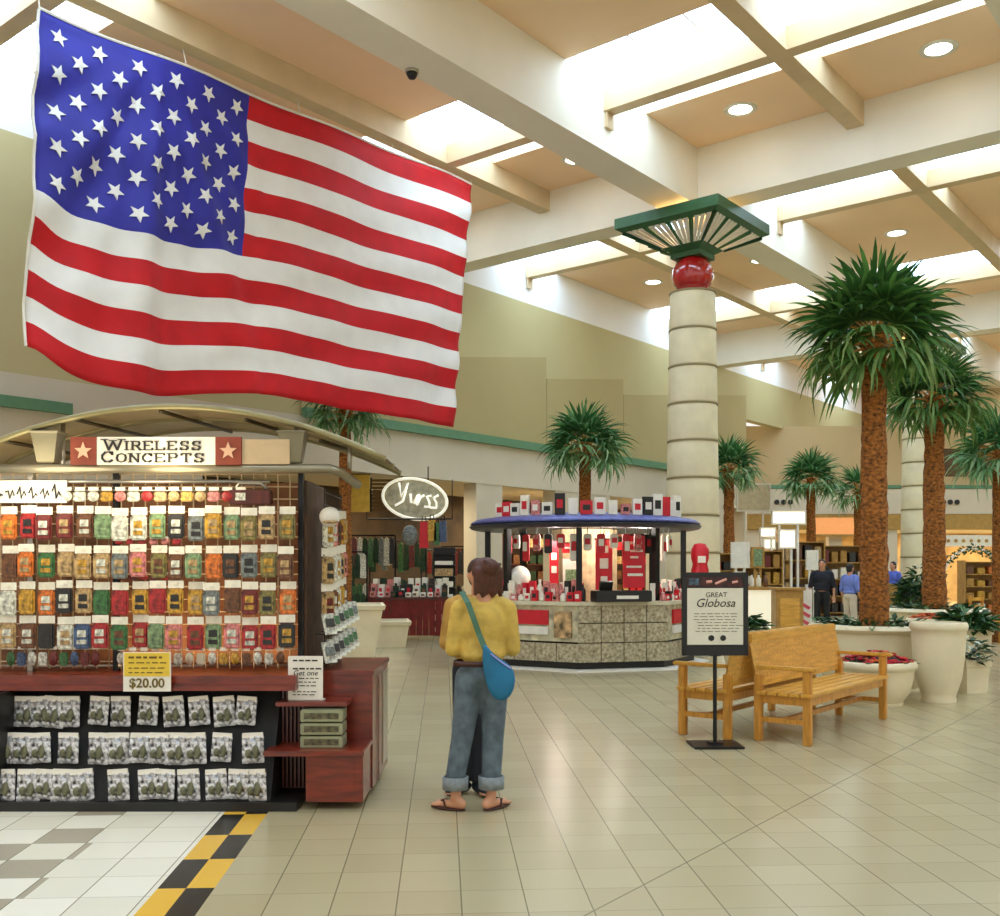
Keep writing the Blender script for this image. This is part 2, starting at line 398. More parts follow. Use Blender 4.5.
# ================================================================== COLUMNS
def column(u, v, lab, top=7.0):
    c = W(u, v); t = thing('column', lab, 'column', (c.x+.075, c.y, 0), RZ, None)
    hs = 7.0/7; prof = []
    def rad(z): return .56-.11*z/7.0
    sh = MB(); 
    for k in range(10):
        z0, z1 = max(0, 7.0-(10-k)*.735), 7.0-(9-k)*.735
        sh.lathe([(rad(z0)-.012, z0+.0), (rad(z0), z0+.02), (rad(z1), z1-.05), (rad(z1)-.012, z1-.03)], seg=40, mi=0)
        sh.lathe([(rad(z1)-.012, z1-.03), (rad(z1)+.012, z1-.028), (rad(z1)+.012, z1-.002), (rad(z1)-.012, z1)], seg=40, mi=1, cap=False)
    sh.build('shaft', [STONE, JOINT], t, True, angle=30)
    MB().ell((0, 0, 7.36), (.42, .42, .40), seg=32).build('ball', REDGL, t, True)
    # inverted pyramid basket
    a0, z0, a1, z1 = .28, 7.72, 1.08, 8.22
    cap = MB()
    cap.box((0, 0, z0-.0), (2*a0+.08, 2*a0+.08, .1))
    def q(a, z, i, j): return Vector((i*a, j*a, z))
    # collar at the foot, rim at the top
    def ring(b0, y0, b1, y1, th=.05):
        vs = []
        for (a, z) in ((b0, y0), (b1, y1), (b1-th, y1), (b0-th, y0)):
            vs += [q(a, z, i, j) for i, j in ((-1, -1), (1, -1), (1, 1), (-1, 1))]
        fs = []
        for r in range(4):
            for k in range(4):
                fs.append((r*4+k, r*4+(k+1) % 4, ((r+1) % 4)*4+(k+1) % 4, ((r+1) % 4)*4+k))
        cap.add(vs, fs)
    ring(a0, z0+.04, a0+.17, z0+.15)
    ring(.98, 8.15, 1.12, 8.22); ring(1.12, 8.22, 1.12, 8.42, .3)
    ct = cap.build('capital', DGREEN, t)
    # ribs and white slats on each face
    for k in range(4):
        rot = Matrix.Rotation(k*PI/2, 4, 'Z')
        rib = MB(); sl = MB()
        n = 4
        lo = [Vector((-a0-.17+ (2*(a0+.17))*i/n, -(a0+.17), z0+.15)) for i in range(n+1)]
        hi = [Vector((-1.0+2.0*i/n, -1.0, 8.16)) for i in range(n+1)]
        for i in range(n+1): rib.tube([rot @ lo[i], rot @ hi[i]], [.03, .05], 4)
        for i in range(n):
            for m_ in (.24, .5, .76):
                p0 = lo[i].lerp(lo[i+1], m_); p1 = hi[i].lerp(hi[i+1], m_); wd = .10
                dx = Vector((1, 0, 0))
                w0 = (lo[i+1]-lo[i]).x*.10; w1 = (hi[i+1]-hi[i]).x*.105
                up = Vector((0, .012, .012))
                vs = [p0-dx*w0, p0+dx*w0, p1+dx*w1, p1-dx*w1]; vs += [x_+up for x_ in vs]
                sl.add([rot @ x_ for x_ in vs], [(0, 1, 2, 3), (7, 6, 5, 4), (0, 4, 5, 1), (1, 5, 6, 2), (2, 6, 7, 3), (3, 7, 4, 0)])
        rib.build('rib', DGREEN, ct); sl.build('slat_panel', WHITE, ct)
    lp = point('capital_uplight', (0, 0, 8.3), 45, (1, .58, .25), .15); lp.parent = t
column(18, 9.7, 'tall cream banded column with red ball and green basket capital, behind the red kiosk')
column(32.7, 9.7, 'distant cream banded column between the two big palm trunks')

# ================================================================== FLAG
FR = mat('flag_red', (200, 4, 14), .75, var=.08, scale=3); FW = mat('flag_white', (240, 236, 226), .75, var=.03, scale=3)
FB = mat('flag_blue', (44, 42, 150), .7, var=.1, scale=3)
def flag():
    U0, U1, ZT, ZB = 6.53, 15.3, 9.0, 4.33
    NU, NS = 96, 4
    def pos(s, t):                      # s along, t down
        u = U0+(U1-U0)*s - t*(.12+.42*s*s) 
        z = ZT - .12 + .26*s - (ZT-ZB-.12+.32*s)*t
        z -= .30*t*math.exp(-((s-.17)/.16)**2)*1.0 - .02
        z += .22*t*math.exp(-(s/.035)**2)
        d = .05*math.sin(s*46+t*3)*t*(0.4+.6*math.exp(-s*2)) + .05*math.sin(s*19+2*t)
        if s < .42: # folds fanning from the top of the canton
            ang = math.atan2((s-.21)*8.8, t*4.7+.35)
            d += .085*math.sin(ang*13)*min(1, t*2.2)*(1-s/.42)**.3 + .04*math.sin(ang*29+1)*min(1, t*2)
        d += .02*math.sin(t*30+s*14)
        d += .02*math.exp(-((1-s)/.05)**2)*math.sin(t*40)
        return Vector((u, 13.05+d, z))
    mb = MB(); NT = 13*NS; CU = int(NU*.392)
    for j in range(NT+1):
        for i in range(NU+1): mb.v.append(pos(i/NU, j/NT))
    for j in range(NT):
        for i in range(NU):
            a = j*(NU+1)+i; mb.f.append((a, a+1, a+NU+2, a+NU+1))
            st = j//NS; mb.m.append(2 if (i < CU and st < 7) else (0 if st % 2 == 0 else 1))
    t = thing('flag', 'huge american flag hanging under the ceiling beam', 'flag', (0, 0, 0), RZ)
    o = mb.build('flag_cloth', [FR, FW, FB], t, True)
    sm = o.modifiers.new('thickness', 'SOLIDIFY'); sm.thickness = .01; sm.offset = 0
    st = MB()
    def star(s0, t0, r):
        vs = []
        for off in (-.022, .022):
            for k in range(10):
                a = PI/2+k*PI/5+math.sin(s0*91+t0*57)*.5; rr = r if k % 2 == 0 else r*.42
                p = pos(s0+rr*math.cos(a)/8.77, t0-rr*math.sin(a)/4.67); p.y += off; vs.append(p)
            p = pos(s0, t0); p.y += off; vs.append(p)
        fs = [(10, k, (k+1) % 10) for k in range(10)]+[(21, 11+(k+1) % 10, 11+k) for k in range(10)]
        fs += [(k, 11+k, 11+(k+1) % 10, (k+1) % 10) for k in range(10)]
        st.add(vs, fs)
    for r in range(9):
        n = 6 if r % 2 == 0 else 5
        for k in range(n):
            s = (.392)*((k*2+1+(r % 2))/12.0); tt = (7/13.0)*((r+1)/10.0)
            star(s, tt, .125)
    st.build('star_field', FW, t)
    # heading tape with rope, and hanging lines
    rp = MB(); rp.tube([pos(i/24, 0)+Vector((0, 0, .02)) for i in range(25)], .022, 6)
    for s in (0, .25, .5, .75, 1.0): p = pos(s, 0); rp.tube([p, Vector((p.x, 13.1, 9.27))], .01, 4)
    rp.tube([pos(0, i/16)+Vector((-.01, 0, 0)) for i in range(17)], .02, 6)
    rp.build('rope', WHITE, t)
flag()
# security dome on the girder
cd_ = thing('security_camera', 'small dark dome camera on the edge of the long girder', 'camera', at(412, 71, 14.3)+Vector((0, 0, -.03)))
MB().lathe([(0, -.09), (.05, -.075), (.075, -.03), (.08, .0)]).build('dome', BLACK, cd_, True)
MB().lathe([(.095, 0), (.095, .045)]).build('mount', CHROME, cd_, True)
#@@PART2
# ================================================================== PALMS
def frond_mesh(name, mats, lp=.45, rf=.62, nb=16, seed=0, spread=115, droop=.5):
    r = random.Random(seed); mb = MB()
    base = Vector((lp, 0, 0)); mb.tube([(0, 0, 0), (lp*.5, 0, .03), base], [.016, .012, .009], 5, mi=0)
    for k in range(nb):
        a = R(-spread+2*spread*k/(nb-1)+r.uniform(-4, 4)); L = rf*(1-.25*abs(a)/R(spread))*r.uniform(.85, 1.1)
        d = Vector((math.cos(a), math.sin(a), 0)); sd = Vector((-math.sin(a), math.cos(a), 0)); vs = []; n = 5
        dr = droop*r.uniform(.6, 1.5)
        for i in range(n+1):
            t = i/n; c = base+d*(L*t*(1-.18*dr*t*t))+Vector((0, 0, .10*t-dr*L*t**2.6)); wd = .034*rf/.62*(math.sin(PI*min(1, t*.9+.12))**.7+.02) if i < n else .001
            vs += [c-sd*wd*.8, c+Vector((0, 0, -.35*wd)), c+sd*wd*.8]
        fs = []
        for i in range(n): fs += [(3*i, 3*i+1, 3*i+4, 3*i+3), (3*i+1, 3*i+2, 3*i+5, 3*i+4)]
        mb.add(vs, fs, 1 if (k % 3) else 2)
    return mb.build(name, mats)
def trunk(mb, h, r0, r1, seed=0, rough=.02):
    r = random.Random(seed); prof = []; n = max(14, int(h*7)); seg = 20; b = len(mb.v)
    for i in range(n+1):
        t = i/n; rr = (r0+(r1-r0)*min(1, t*1.15)**.8) + (rough*.5 if i % 2 else 0)
        for k in range(seg):
            q = 2*PI*k/seg; x = rr+r.uniform(-rough, rough*1.1); mb.v.append(Vector((x*math.cos(q), x*math.sin(q), h*t)))
    for i in range(n):
        for k in range(seg): mb.f.append((b+i*seg+k, b+i*seg+(k+1) % seg, b+(i+1)*seg+(k+1) % seg, b+(i+1)*seg+k)); mb.m.append(0)
_fr = {}
def palm(x, y_crown, Y, z0, r0, r1, nf, size, lab, seed, mats, dens=16):
    r = random.Random(seed); c = at(x, y_crown, Y); h = c.z-z0
    t = thing('palm_tree', lab, 'palm tree', (c.x, c.y, z0), 0)
    mb = MB(); trunk(mb, h+.05, r0, r1, seed, r0*.08); mb.build('trunk', TRUNK, t)
    m3 = [PINEL, mats[0], mats[1]]; m4 = [PINEL, mats[1], mats[2]]
    protos = []
    for q in range(3):
        key = (q, dens, mats[0].name)
        if key not in _fr:
            _fr[key] = frond_mesh('frond', m3 if q < 2 else m4, seed=q+3, nb=dens, droop=.22+.24*q).data
            bpy.data.objects.remove([o for o in bpy.data.objects if o.data == _fr[key]][0])
        protos.append(_fr[key])
    for k in range(nf):
        tt = (k+.5)/nf
        el = 86-112*tt**.8; az = k*137.5+r.uniform(-12, 12)
        o = bpy.data.objects.new('frond', protos[0 if tt < .3 else (1 if tt < .65 else 2)]); COL.objects.link(o); o.parent = t
        o.location = (0, 0, h-.12*tt); s = size*r.uniform(.9, 1.1)*(.92 if tt < .15 else 1)
        o.scale = (s, s, s)
        o.rotation_mode = 'XYZ'
        o.rotation_euler = (Matrix.Rotation(R(az), 3, 'Z') @ Matrix.Rotation(R(-el), 3, 'Y') @ Matrix.Rotation(r.uniform(-.5, .5), 3, 'X')).to_euler()
    return t
palm(874, 338, 12.8, .70, .18, .135, 42, 1.12, 'tallest palm tree with the thick brown trunk, in the round planter nearest the bench', 1, LEAF, 20)
palm(934, 398, 17.5, .70, .20, .15, 38, 1.05, 'second tall palm tree, right of the tallest one, in the farther round planter', 2, LEAF, 18)
palm(1000, 452, 21, .0, .16, .13, 34, 1.1, 'palm tree with its crown cut by the right edge of the view', 3, LEAFP, 14)
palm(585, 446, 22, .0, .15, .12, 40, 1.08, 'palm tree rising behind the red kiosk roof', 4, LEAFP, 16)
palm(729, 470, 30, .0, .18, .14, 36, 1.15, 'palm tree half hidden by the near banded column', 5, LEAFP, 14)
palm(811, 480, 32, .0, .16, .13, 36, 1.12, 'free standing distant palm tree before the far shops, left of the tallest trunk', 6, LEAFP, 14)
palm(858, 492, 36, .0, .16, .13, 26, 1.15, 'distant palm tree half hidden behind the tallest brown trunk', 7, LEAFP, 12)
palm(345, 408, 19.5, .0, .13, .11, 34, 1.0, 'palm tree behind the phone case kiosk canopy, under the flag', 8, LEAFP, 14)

# ================================================================== PLANTERS
def leaves(mb, n, r, h, seed, size=.14, z=0):
    q = random.Random(seed)
    for k in range(n):
        a = q.uniform(0, 2*PI); d = r*math.sqrt(q.random()); c = Vector((d*math.cos(a), d*math.sin(a), z+q.random()**.7*h*(1-.5*d/r)))
        dr = Vector((math.cos(a+q.uniform(-1, 1)), math.sin(a+q.uniform(-1, 1)), q.uniform(-.2, .9))).normalized(); sd = dr.cross(Vector((0, 0, 1))).normalized()*size*.22; L = size*q.uniform(.7, 1.3)
        mb.add([c, c+dr*L*.5+sd, c+dr*L-Vector((0, 0, L*.25)), c+dr*L*.5-sd], [(0, 1, 2, 3)], k % 2)
def round_planter(loc, r, h, lab, kind='pot', seed=0, plant=None, foot=.72, hole=False):
    t = thing('planter' if not hole else 'litter_urn', lab, 'planter' if not hole else 'litter bin', loc)
    rb = r*foot
    prof = [(rb*.98, 0), (rb, .03), (rb*.97, h*.07), (rb*1.03, h*.12), (r*.80+.2*rb*.5*0, h*.30), (r*.90, h*.55), (r*.95, h*.82), (r*.955, h-.10), (r*1.0, h-.085), (r*1.03, h-.05), (r*1.0, h-.012), (r*.96, h), (r*.88, h), (r*.86, h-.04), (r*.86, h-.10)]
    prof[4] = ((rb+r)/2*1.0, h*.30)
    MB().lathe(prof, seg=48, cap=True).build('pot', CREAM, t, True, angle=50)
    if hole:
        MB().lathe([(r*.42, h-.05), (r*.86, h-.05), (r*.84, h-.015), (r*.45, h-.03)], seg=40, cap=False).build('lid', CREAM, t, True)
        MB().lathe([(0, h-.085), (r*.85, h-.085)], seg=30, cap=False).build('opening', BLACK, t)
    else:
        MB().lathe([(0, h-.06), (r*.855, h-.07)], seg=40, cap=False).build('soil', SOIL, t, True)
    return t
c = at(874, 565, 13.0)
p1 = round_planter((c.x, c.y, 0), .80, .85, 'large round cream planter holding the tallest palm, behind the bench')
mb = MB(); leaves(mb, 260, .72, .14, 5, .16, .78); mb.build('ground_cover', PLANT, p1)
c = at(934, 565, 17.5)
p2 = round_planter((c.x, c.y, 0), .86, .86, 'round cream planter under the second palm, farther away')
mb = MB(); leaves(mb, 260, .78, .14, 6, .16, .79); mb.build('ground_cover', PLANT, p2)
c = at(872, 565, 11.75)
p3 = round_planter((c.x, c.y-.12, 0), .44, .50, 'low cream bowl planter filled with red flowers, right behind the bench arm', foot=.68)
FLW = [mat('red_blossom', (196, 30, 44), .6, var=.3), mat('orange_blossom', (212, 96, 40), .6, var=.3), PLANT[0]]
def blossoms(mb, n, r, h, seed, z, rad=.03):
    q = random.Random(seed)
    for k in range(n):
        a = q.uniform(0, 2*PI); d = r*math.sqrt(q.random()); c = Vector((d*math.cos(a), d*math.sin(a), z+h*(1-(d/r)**2)*q.uniform(.6, 1)+.02))
        mb.lathe([(0, -rad*.4), (rad*.7, -rad*.2), (rad, rad*.3), (rad*.4, rad*.5), (0, rad*.3)], c, 7, mi=0 if q.random() < .75 else 1, cap=False)
mb = MB(); mb.ell((0, 0, .47), (.36, .36, .10), mi=0); mb.build('foliage', SOIL, p3, True)
mb = MB(); blossoms(mb, 170, .40, .12, 4, .47, .032); mb.build('flowers', FLW, p3, True)
mb = MB(); leaves(mb, 120, .40, .1, 9, .1, .45); mb.build('leaves', PLANT, p3)
c = at(938.5, 565, 11.85)
round_planter((c.x, c.y, 0), .315, .93, 'tall cream tapered litter urn with a dark round opening', hole=True, foot=.62)
def square_planter(loc, rz, w, h, lab, flare=.8, rim=.05):
    t = thing('planter', lab, 'planter', loc, rz)
    a = w/2
    MB().lathe([(a*flare, 0), (a*flare*1.02, .04), (a*.93, h-.1), (a*1.0, h-.09), (a*1.04, h-.02), (a, h), (a*.88, h), (a*.86, h-.06)], seg=4, rot=PI/4, sx=1.414, sy=1.414).build('pot', CREAM, t)
    MB().lathe([(0, h-.055), (a*.86, h-.055)], seg=4, rot=PI/4, sx=1.414, sy=1.414, cap=False).build('soil', SOIL, t)
    return t
c = at(969, 565, 12.7)
p5 = square_planter((c.x, c.y, 0), .25, .36, .42, 'small square cream pot with a dark leafy plant, right of the tall urn')
mb = MB(); leaves(mb, 150, .2, .36, 13, .16, .36); mb.build('plant', [PLANT[0], mat('pale_plant_leaf', (190, 190, 160), .6)], p5)
c = at(967, 565, 14.6)
p6 = square_planter((c.x, c.y, 0), .2, .50, .70, 'square cream pot with dark green ferns, behind the tall urn')
mb = MB(); leaves(mb, 260, .3, .34, 14, .24, .64); mb.build('fern', PLANT, p6)
c = at(927, 565, 15.6)
p7 = round_planter((c.x, c.y, 0), .30, .78, 'round cream bowl of orange flowers in front of the farther palm planter')
mb = MB(); blossoms(mb, 110, .27, .1, 6, .74, .032); mb.build('flowers', [FLW[1], FLW[1], PLANT[0]], p7, True)
c = at(350, 565, 17.3)
square_planter((c.x+.1, c.y, 0), .15, .95, .94, 'taller flared white square planter beside the phone case kiosk', flare=.62)
c = at(387, 565, 19.9)
square_planter((c.x, c.y, 0), .15, .88, .52, 'lower flared white square planter standing in the aisle by the store', flare=.78)
c = at(733, 565, 15.5)
p8 = round_planter((c.x+.15, c.y, 0), .34, .62, 'round cream planter of dark leaves behind the wooden bench')
mb = MB(); leaves(mb, 220, .32, .3, 15, .2, .56); mb.build('plant', PLANT, p8)
c = at(968, 565, 19)
p9 = round_planter((c.x, c.y+2.2, 0), .5, .7, 'round cream planter with a dense dark bush at the far right')
mb = MB(); leaves(mb, 700, .42, 1.0, 16, .2, .62); mb.build('bush', PLANT, p9)

# ================================================================== BENCHES
def bench(lab):
    t = thing('bench', lab, 'bench', (0, 0, 0), 0, None)
    L, D = 2.0, .46
    for (x, y, h) in ((.0, .0, .655), (L, .0, .655), (.0, D, .60), (L, D, .60)):
        MB().box((x, y, h/2), (.07, .07, h), bev=.008).build('leg', PINEL, t)
    s = MB()
    for k in range(5): s.box((L/2, .0+k*.105, .44), (L+.10, .092, .032), bev=.006)
    s.build('seat', PINE, t)
    a = MB(); a.box((L/2, .0, .385), (L-.07, .03, .075)); a.box((L/2, D, .385), (L-.07, .03, .075))
    a.box((0, D/2, .385), (.03, D-.07, .075)); a.box((L, D/2, .385), (.03, D-.07, .075)); a.box((L/2, D/2, .20), (L-.04, .045, .045))
    a.box((0, D/2, .20), (.04, D-.07, .045)); a.box((L, D/2, .20), (.04, D-.07, .045)); a.build('apron', PINEL, t)
    for x in (0, L):
        MB().box((x, .19, .672), (.085, .56, .034), bev=.01).build('arm_rest', PINE, t)
    b = MB(); n = 26; tilt = -.14; yb = D+.01
    def bp(z): return yb-(z-.45)*math.tan(tilt)*1.0
    b.box((L/2, bp(.93), .93), (L+.08, .05, .085), rx=-tilt*0, bev=.01); b.box((L/2, bp(.52), .52), (L, .035, .06))
    for x in (0, L): b.tube([(x, yb, .58), (x, bp(.9), .9)], .035, 4)
    for k in range(n):
        x = .05+(L-.1)*k/(n-1); b.tube([(x, bp(.54), .54), (x, bp(.9), .9)], .029, 4)
    b.build('backrest', PINE, t)
    return t
b1 = bench('honey pine bench facing right, its slatted back turned to the sign stand')
b1.location = (2.72, 8.93, 0); b1.rotation_euler = (0, 0, RZ)
b2 = copy_tree(b1); tag(b2, 'honey pine bench behind the sign stand, back to back with the other bench', 'bench')
q = Vector((2.72, 8.93, 0))+W(1.86, 1.16)
b2.location = q; b2.rotation_euler = (0, 0, RZ+PI)

# ================================================================== SIGN STAND
t = thing('sign_stand', 'black poster stand with a pale mall notice, left of the benches', 'sign stand', (1.9, 8.93, 0), R(2))
MB().box((0, 0, .012), (.44, .36, .02), bev=.005).box((0, 0, .03), (.12, .12, .02)).build('base', BLACKM, t)
MB().tube([(0, 0, .03), (0, 0, .82)], .018, 12).box((0, 0, .82), (.1, .03, .05)).build('pole', BLACKM, t)
fw, z0, z1 = .292, .80, 1.535
fr = MB()
fr.box((-fw+.02, 0, (z0+z1)/2), (.045, .035, z1-z0), bev=.005); fr.box((fw-.02, 0, (z0+z1)/2), (.045, .035, z1-z0), bev=.005)
fr.box((0, 0, z1-.02), (2*fw, .035, .04)); fr.box((0, 0, z0+.045), (2*fw, .035, .09)); fr.box((0, .012, (z0+z1)/2), (2*fw-.02, .012, z1-z0-.02))
fr.build('frame', BLACK, t)
HDR = mat('poster_header', (70, 24, 18), .4, var=.6, scale=14)
MB().box((0, -.004, 1.452), (.50, .012, .09)).build('header_panel', HDR, t)
hd = MB(); hd.tube([(.0, -.012, 1.435), (.10, -.012, 1.475)], .012, 6); hd.tube([(-.08, -.012, 1.45), (-.03, -.012, 1.455)], .014, 6); hd.tube([(.15, -.012, 1.445), (.2, -.012, 1.455)], .012, 6)
hd.build('header_picture', mat('salmon_print', (226, 160, 140), .5), t)
MB().box((-.19, -.012, 1.452), (.09, .006, .06)).build('header_photo', mat('slate_print', (70, 90, 104), .5, var=.5, scale=30), t)
MB().box((0, -.004, 1.146), (.50, .014, .50)).build('poster', mat('poster_paper', (226, 220, 196), .5, var=.03), t)
lettering('GREAT', .062, (.01, -.013, 1.335), INK, t, ext=.001)
lettering('Globosa', .105, (.0, -.013, 1.262), INK, t, ext=.001, shear=.3)
ln = MB(); r_ = random.Random(3)
for k in range(7):
    z = 1.17-k*.026
    x = -.2+r_.uniform(0, .05)
    while x < .19:
        w_ = r_.uniform(.02, .07); ln.box((x+w_/2, -.012, z), (w_, .002, .006)); x += w_+.015
ln.build('fine_print', mat('grey_ink', (120, 114, 96), .6), t)
for x in (-.035, .07): MB().tube([(x, -.012, .955), (x, -.016, .955)], .026, 16).build('round_emblem', INK, t)

# ================================================================== PEOPLE
SKIN = mat('skin', (206, 148, 112), .5, var=.06)
def fused(name, caps, ells, m, parent, vox=.012, smooth=6):
    mb = MB()
    for (a, ra, b, rb) in caps: mb.capsule(a, ra, b, rb)
    for e in ells: mb.ell(*e)
    o = mb.build(name, m, parent)
    md = o.modifiers.new('fuse', 'REMESH'); md.mode = 'VOXEL'; md.voxel_size = vox; md.use_smooth_shade = True
    s2 = o.modifiers.new('smooth', 'SMOOTH'); s2.iterations = smooth; s2.factor = .5
    return o
def hand(caps, wrist, d, side, r=1.0):
    """palm, four fingers and thumb as capsules; d = pointing direction"""
    d = Vector(d).normalized(); up = Vector((0, 0, 1)) if abs(d.z) < .8 else Vector((0, 1, 0)); s = d.cross(up).normalized()*side
    n = s.cross(d).normalized(); w_ = Vector(wrist)
    for k in range(4): caps.append((w_+s*(-.012+.008*k-.0)+d*.01, .014, w_+s*(-.03+.02*k)+d*.085, .011))
    for k in range(4):
        L = (.06, .075, .07, .055)[k]; p0 = w_+s*(-.03+.02*k)+d*.088; p1 = p0+d*L*.55-n*.008; p2 = p1+d*L*.4-n*.022
        caps.append((p0, .0085, p1, .008)); caps.append((p1, .008, p2, .0065))
    t0 = w_-s*.022+d*.02; t1 = t0-s*.03+d*.035; t2 = t1-s*.006+d*.03
    caps.append((t0, .012, t1, .010)); caps.append((t1, .010, t2, .0085))
def person(name_label, loc, rz, top, pants, hair, h=1.7, pose='stand', shoes=None, sleeves='long', cuffs=False, long_hair=False, cat='person', jacket_hem=.96, shoe_kind='shoe', skin=SKIN, legx=(.09, .09), footyaw=(.15, .15), legdy=(0, 0), torsow=1.0, lean=(0, 0), headturn=0):
    """faces +y in its own frame"""
    t = thing('person', name_label, cat, loc, rz); k = h/1.7
    V = lambda x, y, z: Vector((x*k+lean[0]*z/1.7, y*k+lean[1]*z/1.7, z*k))
    hipz = .90
    sh = .175*torsow
    Lh, Rh = V(-.085, 0, hipz), V(.085, 0, hipz)
    LA, RA = V(-legx[0]-.03, legdy[0], .09), V(legx[1]+.03, legdy[1], .09)
    LK, RK = Lh.lerp(LA, .5)+Vector((0, .02, 0)), Rh.lerp(RA, .5)+Vector((0, .02, 0))
    LS, RS = V(-sh, 0, 1.37), V(sh, 0, 1.37)
    if pose == 'stand':
        LE, RE = V(-sh-.06, -.01, 1.08), V(sh+.06, -.01, 1.08); LW, RW = V(-sh-.07, .06, .85), V(sh+.07, .06, .85); hd_ = Vector((0, .15, -1))
    elif pose == 'forward':
        LE, RE = V(-sh-.04, .0, 1.10), V(sh+.04, .0, 1.10); LW, RW = V(-sh+.06, .20, 1.13), V(sh-.06, .20, 1.13); hd_ = Vector((0, 1, .15))
    caps = [(V(0, -.01, 1.42), .055, V(0, .01, 1.52), .052)]
    caps += [(LS, .045, LE, .036), (LE, .036, LW, .024), (RS, .045, RE, .036), (RE, .036, RW, .024)]
    caps += [(Lh, .075, LK, .052), (LK, .05, LA, .034), (Rh, .075, RK, .052), (RK, .05, RA, .034)]
    hand(caps, LW, hd_, -1); hand(caps, RW, hd_, 1)
    fy = footyaw
    for A, yv in ((LA, fy[0]), (RA, -fy[1])):
        dvec = Vector((-math.sin(yv), math.cos(yv), 0)); p = Vector((A.x, A.y, .0))
        caps.append((p+dvec*-.05+Vector((0, 0, .045)), .032, A, .034)); caps.append((p-dvec*.045+Vector((0, 0, .04)), .03, p+dvec*.12+Vector((0, 0, .035)), .026))
        for q in range(5):
            sd = Vector((dvec.y, -dvec.x, 0))*(q-2)*.016
            caps.append((p+dvec*.12+sd+Vector((0, 0, .03)), .013, p+dvec*(.175-.006*abs(q-2))+sd+Vector((0, 0, .027)), .010))
    ells = [((V(0, 0, 1.18)), (.13*k, .085*k, .22*k)), (V(0, 0, .97), (.14*k, .095*k, .12*k))]
    fused('body', caps, ells, skin, t, .011, 3)
    # head with face
    hc = V(0, .01, 1.60)
    hm = Matrix.Rotation(headturn, 3, 'Z')
    e = []; cp = []
    def hp(x, y, z): return hc+hm @ Vector((x*k, y*k, z*k))
    e.append((hc, (.074*k, .092*k, .105*k), headturn)); e.append((hp(0, .025, -.05), (.052*k, .06*k, .06*k), headturn))
    cp.append((hp(0, .088, .005), .009, hp(0, .108, -.022), .014)); cp.append((hp(-.022, .085, -.052), .008, hp(.022, .085, -.052), .008))
    for s_ in (-1, 1): e.append((hp(s_*.076, 0, -.01), (.012*k, .022*k, .032*k), headturn))
    cp.append((hc, .05, V(0, -.005, 1.48), .05))
    fused('head', cp, e, skin, t, .009, 3)
    ey = MB()
    for s_ in (-1, 1): ey.ell(hp(s_*.03, .086, .01), (.011, .007, .008), headturn)
    ey.build('eyes', INK, t, True)
    hw = 1.18 if long_hair else 1.0
    hr = [(hp(0, -.018, .028), (.086*k*hw, .092*k, .096*k), headturn), (hp(0, -.04, -.02), (.078*k, .066*k, .085*k), headturn)]
    hcaps = []
    if long_hair:
        for a in range(-4, 5):
            q0 = hp(.022*a, -.075+.008*abs(a)*.6, .03); q1 = hp(.025*a, -.075+.007*abs(a), -.11-.016*((a*2) % 3))
            hcaps.append((q0, .028, q1, .014))
        hr.append((hp(-.01, -.085, .055), (.065, .05, .055), 0)); hcaps += [(hp(-.02, -.09, .06), .03, hp(-.06, -.10, .10), .012), (hp(.02, -.09, .06), .028, hp(.07, -.09, .075), .012)]
    fused('hair', hcaps, hr, hair, t, .010, 2)
    # trousers
    pc = []
    cz = .17 if cuffs else .07
    for A, K, Hh in ((LA, LK, Lh), (RA, RK, Rh)):
        An = Vector((A.x, A.y, cz+.05)); pc += [(Hh, .102*k, K, .078*k), (K, .078*k, An, .068*k)]
    fused('trousers', pc, [(V(0, -.015, .93), (.168*k, .118*k, .10*k))], pants, t, .012, 3)
    if cuffs:
        for A in (LA, RA): MB().lathe([(.070, cz-.03), (.084, cz-.03), (.086, cz+.05), (.072, cz+.052)], (A.x, A.y, 0), 20, cap=False).build('cuff', mat('denim_cuff', (132, 140, 142), .8, var=.15, scale=30), t, True)
    # top
    hz = jacket_hem
    tc_ = [(LS, .066*k, LE, .058*k), (RS, .066*k, RE, .058*k), (LS+V(.04, 0, .035), .05*k, RS+V(-.04, 0, .035), .05*k)]
    if sleeves == 'long': tc_ += [(LE, .056*k, LE.lerp(LW, .85), .044*k), (RE, .056*k, RE.lerp(RW, .85), .044*k)]
    te = [(V(0, 0, 1.26), (.185*k*torsow, .118*k, .19*k)), (V(0, 0, 1.10), (.165*k*torsow, .115*k, .17*k)), (V(0, -.005, hz+.06), (.170*k*torsow, .122*k, .07*k))]
    fused('jacket' if sleeves == 'long' else 'shirt', tc_, te, top, t, .012, 3)
    # footwear
    for A, yv in ((LA, fy[0]), (RA, -fy[1])):
        dvec = Vector((-math.sin(yv), math.cos(yv), 0)); p = Vector((A.x, A.y, 0))
        if shoe_kind == 'sandal':
            s = MB(); s.ell(p+dvec*.055+Vector((0, 0, .010)), (.046, .135, .010), yv); so = s.build('sandal', shoes, t, True)
            sd = Vector((dvec.y, -dvec.x, 0))
            MB().tube([p+dvec*.05+sd*.042+Vector((0, 0, .012)), p+dvec*.08+sd*.02+Vector((0, 0, .062)), p+dvec*.13+Vector((0, 0, .045)), p+dvec*.08-sd*.02+Vector((0, 0, .062)), p+dvec*.05-sd*.042+Vector((0, 0, .012))], .007, 6).build('strap', shoes, so)
        else:
            fused('shoe', [(p-dvec*.05+Vector((0, 0, .045)), .043, p+dvec*.14+Vector((0, 0, .038)), .036), (p-dvec*.05+Vector((0, 0, .05)), .042, p+Vector((0, 0, .085)), .042)], [], shoes, t, .010, 2)
    return t
HAIRB = mat('auburn_hair', (78, 36, 16), .55, var=.4, scale=25, stretch=(4, 4, 1))
JKT = mat('mustard_jacket', (204, 170, 76), .75, var=.14, scale=11, bump=.8)
